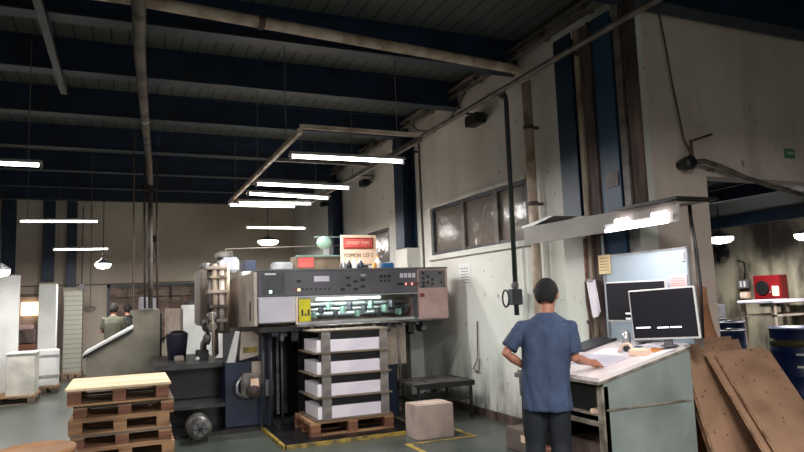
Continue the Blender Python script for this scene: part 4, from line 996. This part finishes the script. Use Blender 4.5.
def hand(b, wrist, fdir, palm_n, side, curl=.5, sc=1.0):
    """wrist point, finger direction, palm normal (towards what it touches), side = +1 when the thumb is on the fdir x palm_n side"""
    f = Vector(fdir).normalized(); nrm = Vector(palm_n).normalized(); nrm = (nrm-f*nrm.dot(f)).normalized(); w = f.cross(nrm)*side
    W = Vector(wrist)
    def P(a,b_,c): return W+(f*a+w*b_+nrm*c)*sc
    b.tube([P(-.02,0,0),P(.01,0,0),P(.04,.0,0),P(.085,-.002,0)],[.025*sc,.027*sc,.033*sc,.032*sc],12)
    for k in (-.022,0,.022): b.tube([P(.01,k*.7,0),P(.09,k,0)],[.017*sc,.0145*sc],8)
    L = [.072,.08,.074,.058]
    for i,off in enumerate((.030,.010,-.011,-.031)):
        l = L[i]; base = P(.084,off,0); c = curl
        a1 = .35*c; a2 = a1+.9*c; a3 = a2+.7*c
        p1 = (.084+l*.42*math.cos(a1), l*.42*math.sin(a1)); p2 = (p1[0]+l*.32*math.cos(a2), p1[1]+l*.32*math.sin(a2)); p3 = (p2[0]+l*.26*math.cos(a3), p2[1]+l*.26*math.sin(a3))
        b.tube([P(.06,off*.9,0),base,P(p1[0],off*1.08,p1[1]),P(p2[0],off*1.1,p2[1]),P(p3[0],off*1.1,p3[1])],[.009*sc,.0095*sc,.009*sc,.0082*sc,.0065*sc],8)
    b.tube([P(.015,.022,.002),P(.045,.045,.012),P(.07,.058,.022),P(.09,.06,.03)],[.014*sc,.0125*sc,.0105*sc,.008*sc],8)

def person(label, loc, az, scale, shirt, trouser, pose, detailed=True):
    """local frame: +Y the way the person faces, +X the person's right hand side"""
    t = thing('person',label,'person',loc,R(-az))
    b = MB()
    hz = pose['head']
    # torso, neck, head
    lean_ = pose.get('lean',(0,0)); lx,ly = lean_
    def T(z): return (lx*max(0,(z-.9)/.6), ly*max(0,(z-.9)/.6))
    prof = [(.84,.135,.095),(.92,.155,.11),(1.0,.145,.105),(1.1,.14,.105),(1.2,.155,.11),(1.29,.165,.11),(1.355,.145,.085),(1.40,.085,.06),(1.44,.06,.055)]
    b.rings([ering(T(z)[0]+pose.get('hip',0)*(1-min(1,max(0,(z-.85)/.5))),T(z)[1]-.0,z,rx,ry,24,sq=2.4) for z,rx,ry in prof])
    nx,ny = T(1.45)
    b.tube([(nx,ny-.01,1.38),(nx+hz[0]*.4,ny+hz[1]*.4,1.47),(nx+hz[0],ny+hz[1],1.54)],[.062,.056,.055],14)
    H = Vector((nx+hz[0],ny+hz[1],1.585))
    tilt = pose.get('nod',.35); yaw = pose.get('yaw',0)
    HM = Matrix.Translation(H) @ Matrix.Rotation(yaw,4,'Z') @ Matrix.Rotation(-tilt,4,'X') @ Matrix.Scale(1.08,4)
    hb = MB(); hb.ball((0,0,.01),(.074,.092,.102),20); hb.ball((0,.03,-.05),(.055,.062,.062),14)
    hb.ball((0,.092,-.012),(.012,.02,.02),8); hb.tube([(0,.084,.03),(0,.102,-.002),(0,.114,-.022)],[.009,.012,.015],8); hb.tube([(-.04,.074,.038),(0,.09,.036),(.04,.074,.038)],[.009,.01,.009],8)
    hb.tube([(-.022,.082,-.052),(0,.088,-.05),(.022,.082,-.052)],[.008,.012,.008],8); hb.tube([(-.016,.082,-.068),(0,.09,-.066),(.016,.082,-.068)],[.008,.011,.008],8)
    for s in (-1,1):
        hb.ball((s*.078,-.005,-.005),(.012,.02,.032),10); hb.ball((s*.03,.077,.018),(.016,.012,.01),8)
    bmesh.ops.transform(hb.bm, matrix=HM, verts=hb.bm.verts)
    tmp = bpy.data.meshes.new('tmp'); hb.bm.to_mesh(tmp); hb.bm.free(); b.bm.from_mesh(tmp)
    # arms
    for arm in ('L','R'):
        sh,el,wr = pose[arm][:3]
        sh,el,wr = Vector(sh),Vector(el),Vector(wr)
        limb(b,[(*sh,.043),(*(sh.lerp(el,.5)),.044),(*el,.037),(*(el.lerp(wr,.35)),.038),(*(el.lerp(wr,.75)),.029),(*wr,.025)])
        limb(b,[(lx*.8+(-.08 if arm=='L' else .08),ly*.8,1.35,.04),(*sh,.04)])
        fd,pn,sd,cu = pose[arm][3:]
        hand(b,wr,fd,pn,sd,cu)
    # legs
    for arm,s in (('LL',-1),('RL',1)):
        hp,kn,an = [Vector(v) for v in pose[arm]]
        limb(b,[(*hp,.08),(*(hp.lerp(kn,.5)),.068),(*kn,.05),(*(kn.lerp(an,.35)),.05),(*an,.034)])
        b.tube([(an.x,an.y-.03,.045),(an.x+s*.005,an.y+.06,.04),(an.x+s*.01,an.y+.15,.03)],[.035,.038,.028],10)
    body = b.build('body','skin',t,True); remesh(body,.0065 if detailed else .012,2)
    # eyes
    for s in (-1,1):
        e = MB(); e.ball((s*.03,.083,.016),(.011,.006,.0045),10); bmesh.ops.transform(e.bm,matrix=HM,verts=e.bm.verts); e.build('eye','white',t,True)
        e = MB(); e.ball((s*.03,.0875,.016),(.0042,.003,.0042),8); bmesh.ops.transform(e.bm,matrix=HM,verts=e.bm.verts); e.build('iris','ink',t,True)
    # hair: cap over crown, back and sides
    for s in (-1,1):
        e = MB(); e.tube([(s*.014,.091,.036),(s*.03,.0885,.042),(s*.046,.079,.037)],[.003,.0042,.0025],6); bmesh.ops.transform(e.bm,matrix=HM,verts=e.bm.verts); e.build('eyebrow','hair',t,True)
    h = MB(); h.ball((0,-.014,.012),(.086,.098,.110),32)
    for v in h.bm.verts:
        c = v.co
        low = c.z < (-.085 if c.y < -.02 else (-.01 if c.y < .03 else .06))
        if low or (c.y > .045 and c.z < .07): v.co = Vector((c.x*.8,c.y*.8-.004,c.z*.82 if c.z < 0 else c.z*.85))
        else:
            nn = noise.noise(c*30)*.004; v.co = c*(1+nn*6)
    bmesh.ops.transform(h.bm,matrix=HM,verts=h.bm.verts); h.build('hair','hair',t,True)
    # t-shirt
    g = MB()
    gp = pose.get('shirt',[(.72,.185,.125),(.8,.182,.13),(.92,.18,.135),(1.05,.178,.135),(1.18,.19,.135),(1.29,.195,.13),(1.355,.185,.11),(1.40,.135,.092),(1.435,.082,.078),(1.45,.07,.07)])
    g.rings([ering(T(z)[0]+pose.get('hip',0)*(1-min(1,max(0,(z-.85)/.5))),T(z)[1],z,rx,ry,32,sq=2.5) for z,rx,ry in gp])
    for arm in ('L','R'):
        sh,el = Vector(pose[arm][0]),Vector(pose[arm][1]); k = pose.get('sleeve',.82)
        q = sh.lerp(el,k); g.tube([(lx*.8+(-.06 if arm=='L' else .06),ly*.8,1.355),tuple(sh),tuple(sh.lerp(el,k*.5)),tuple(q)],[.055,.056,.064,.07],16)
        g.ball(tuple(sh),.054,14)
    go = g.build('t_shirt',shirt,t,True); remesh(go,.009 if detailed else .015,3)
    for v in go.data.vertices:
        c = v.co
        f = noise.noise(Vector((c.x*14+c.z*2,c.y*14,c.z*2.4)))*.018+noise.noise(Vector((c.x*22+c.z*9,c.y*22,c.z*6)))*.007
        if c.z < 1.38: v.co = c+v.normal*f*(1.0 if detailed else .5)
    # trousers
    g = MB(); hx = pose.get('hip',0)
    g.rings([ering(hx,0,z,rx,ry,24,sq=2.5) for z,rx,ry in ((.74,.16,.115),(.82,.168,.118),(.95,.158,.112))])
    for arm in ('LL','RL'):
        hp,kn,an = [Vector(v) for v in pose[arm]]
        g.tube([tuple(hp+Vector((0,0,.02))),tuple(hp.lerp(kn,.5)),tuple(kn),tuple(kn.lerp(an,.5)),(an.x,an.y,.07)],[.098,.09,.078,.075,.072],16)
    go = g.build('trousers',trouser,t,True); remesh(go,.011 if detailed else .018,3)
    for v in go.data.vertices:
        c = v.co; v.co = c+v.normal*(noise.noise(Vector((c.x*8,c.y*8,c.z*4)))*.010)
    for arm,s in (('LL',-1),('RL',1)):
        an = Vector(pose[arm][2]); sh = MB()
        sh.rings([ering(an.x+s*.008*k,an.y-.07+.05*k+.0,0.0+.0,.042,.01,8) for k in range(0)] ,cap=False) if False else None
        sh.ball((an.x+s*.005,an.y+.1,.04),(.048,.11,.038),16); sh.ball((an.x,an.y-.02,.05),(.042,.06,.05),14)
        sh.box((an.x-.045,an.y-.08,0),(an.x+.05,an.y+.19,.02),.008); so = sh.build('shoe','shoe',t,True); remesh(so,.01,1)
    if scale != 1: t.scale = (scale,)*3
    return t

pose = dict(head=(.005,.045), nod=.42, yaw=-.15, lean=(.02,.03), hip=-.02, sleeve=.8,
    L=((-.18,.0,1.34),(-.30,-.07,1.15),(-.175,.07,1.03),(.55,.75,-.35),(.9,-.2,-.1),-1,.35),
    R=((.192,.02,1.335),(.205,.04,1.10),(.325,.25,1.04),(.25,.95,-.12),(0,.1,-1),-1,.75),
    LL=((-.115,0,.86),(-.125,.03,.47),(-.13,-.01,.07)), RL=((.065,0,.86),(.065,.03,.47),(.07,-.01,.07)))
person('man seen from behind in a slate blue t-shirt, hand on the desk',(2.97,4.15,0),41.3,1.0,'tshirt','trousers',pose)
pf = dict(head=(0,.04), nod=.3, lean=(0,.03),
    L=((-.19,.0,1.37),(-.24,.05,1.12),(-.12,.25,1.05),(.4,.9,0),(0,0,-1),1,.4),
    R=((.19,.0,1.37),(.24,.05,1.12),(.12,.25,1.05),(-.4,.9,0),(0,0,-1),-1,.4),
    LL=((-.09,0,.86),(-.1,.02,.47),(-.1,-.01,.07)), RL=((.09,0,.86),(.1,.02,.47),(.1,-.01,.07)))
person('distant person in an olive shirt with back to the camera',(-.23,15.4,0),10,1.0,'olive','trousers',pf,False)
person('distant person in a black shirt beside the olive shirted one',(.06,16.2,0),-10,.99,'blackplastic','trousers',pf,False)

# ------------------------------------------------------------------ world, camera
w = bpy.data.worlds.new('world'); S.world = w; w.use_nodes = True
w.node_tree.nodes['Background'].inputs[0].default_value = (.55,.62,.7,1); w.node_tree.nodes['Background'].inputs[1].default_value = .02

cam = bpy.data.cameras.new('camera'); co = bpy.data.objects.new('camera',cam); C.objects.link(co); S.camera = co
cam.sensor_width = 36; cam.lens = 36*640/804; cam.clip_start = .05
f = 640.; a,bb = 125-402., 308-226.
x2 = -(f*f+bb*(245-226))/a
Yc = Vector((a,-bb,-f)).normalized(); Xc = Vector((x2,-(245-226),-f)); Xc = (Xc-Yc*Xc.dot(Yc)).normalized(); Zc = Xc.cross(Yc)
rot = Matrix((Xc,Yc,Zc))     # rows: world axes in camera coordinates -> maps camera to world
co.matrix_world = Matrix.Translation((0,0,1.6)) @ rot.to_4x4()

S.view_settings.view_transform = 'Standard'; S.view_settings.look = 'None'; S.view_settings.gamma = 1; S.view_settings.exposure = .68
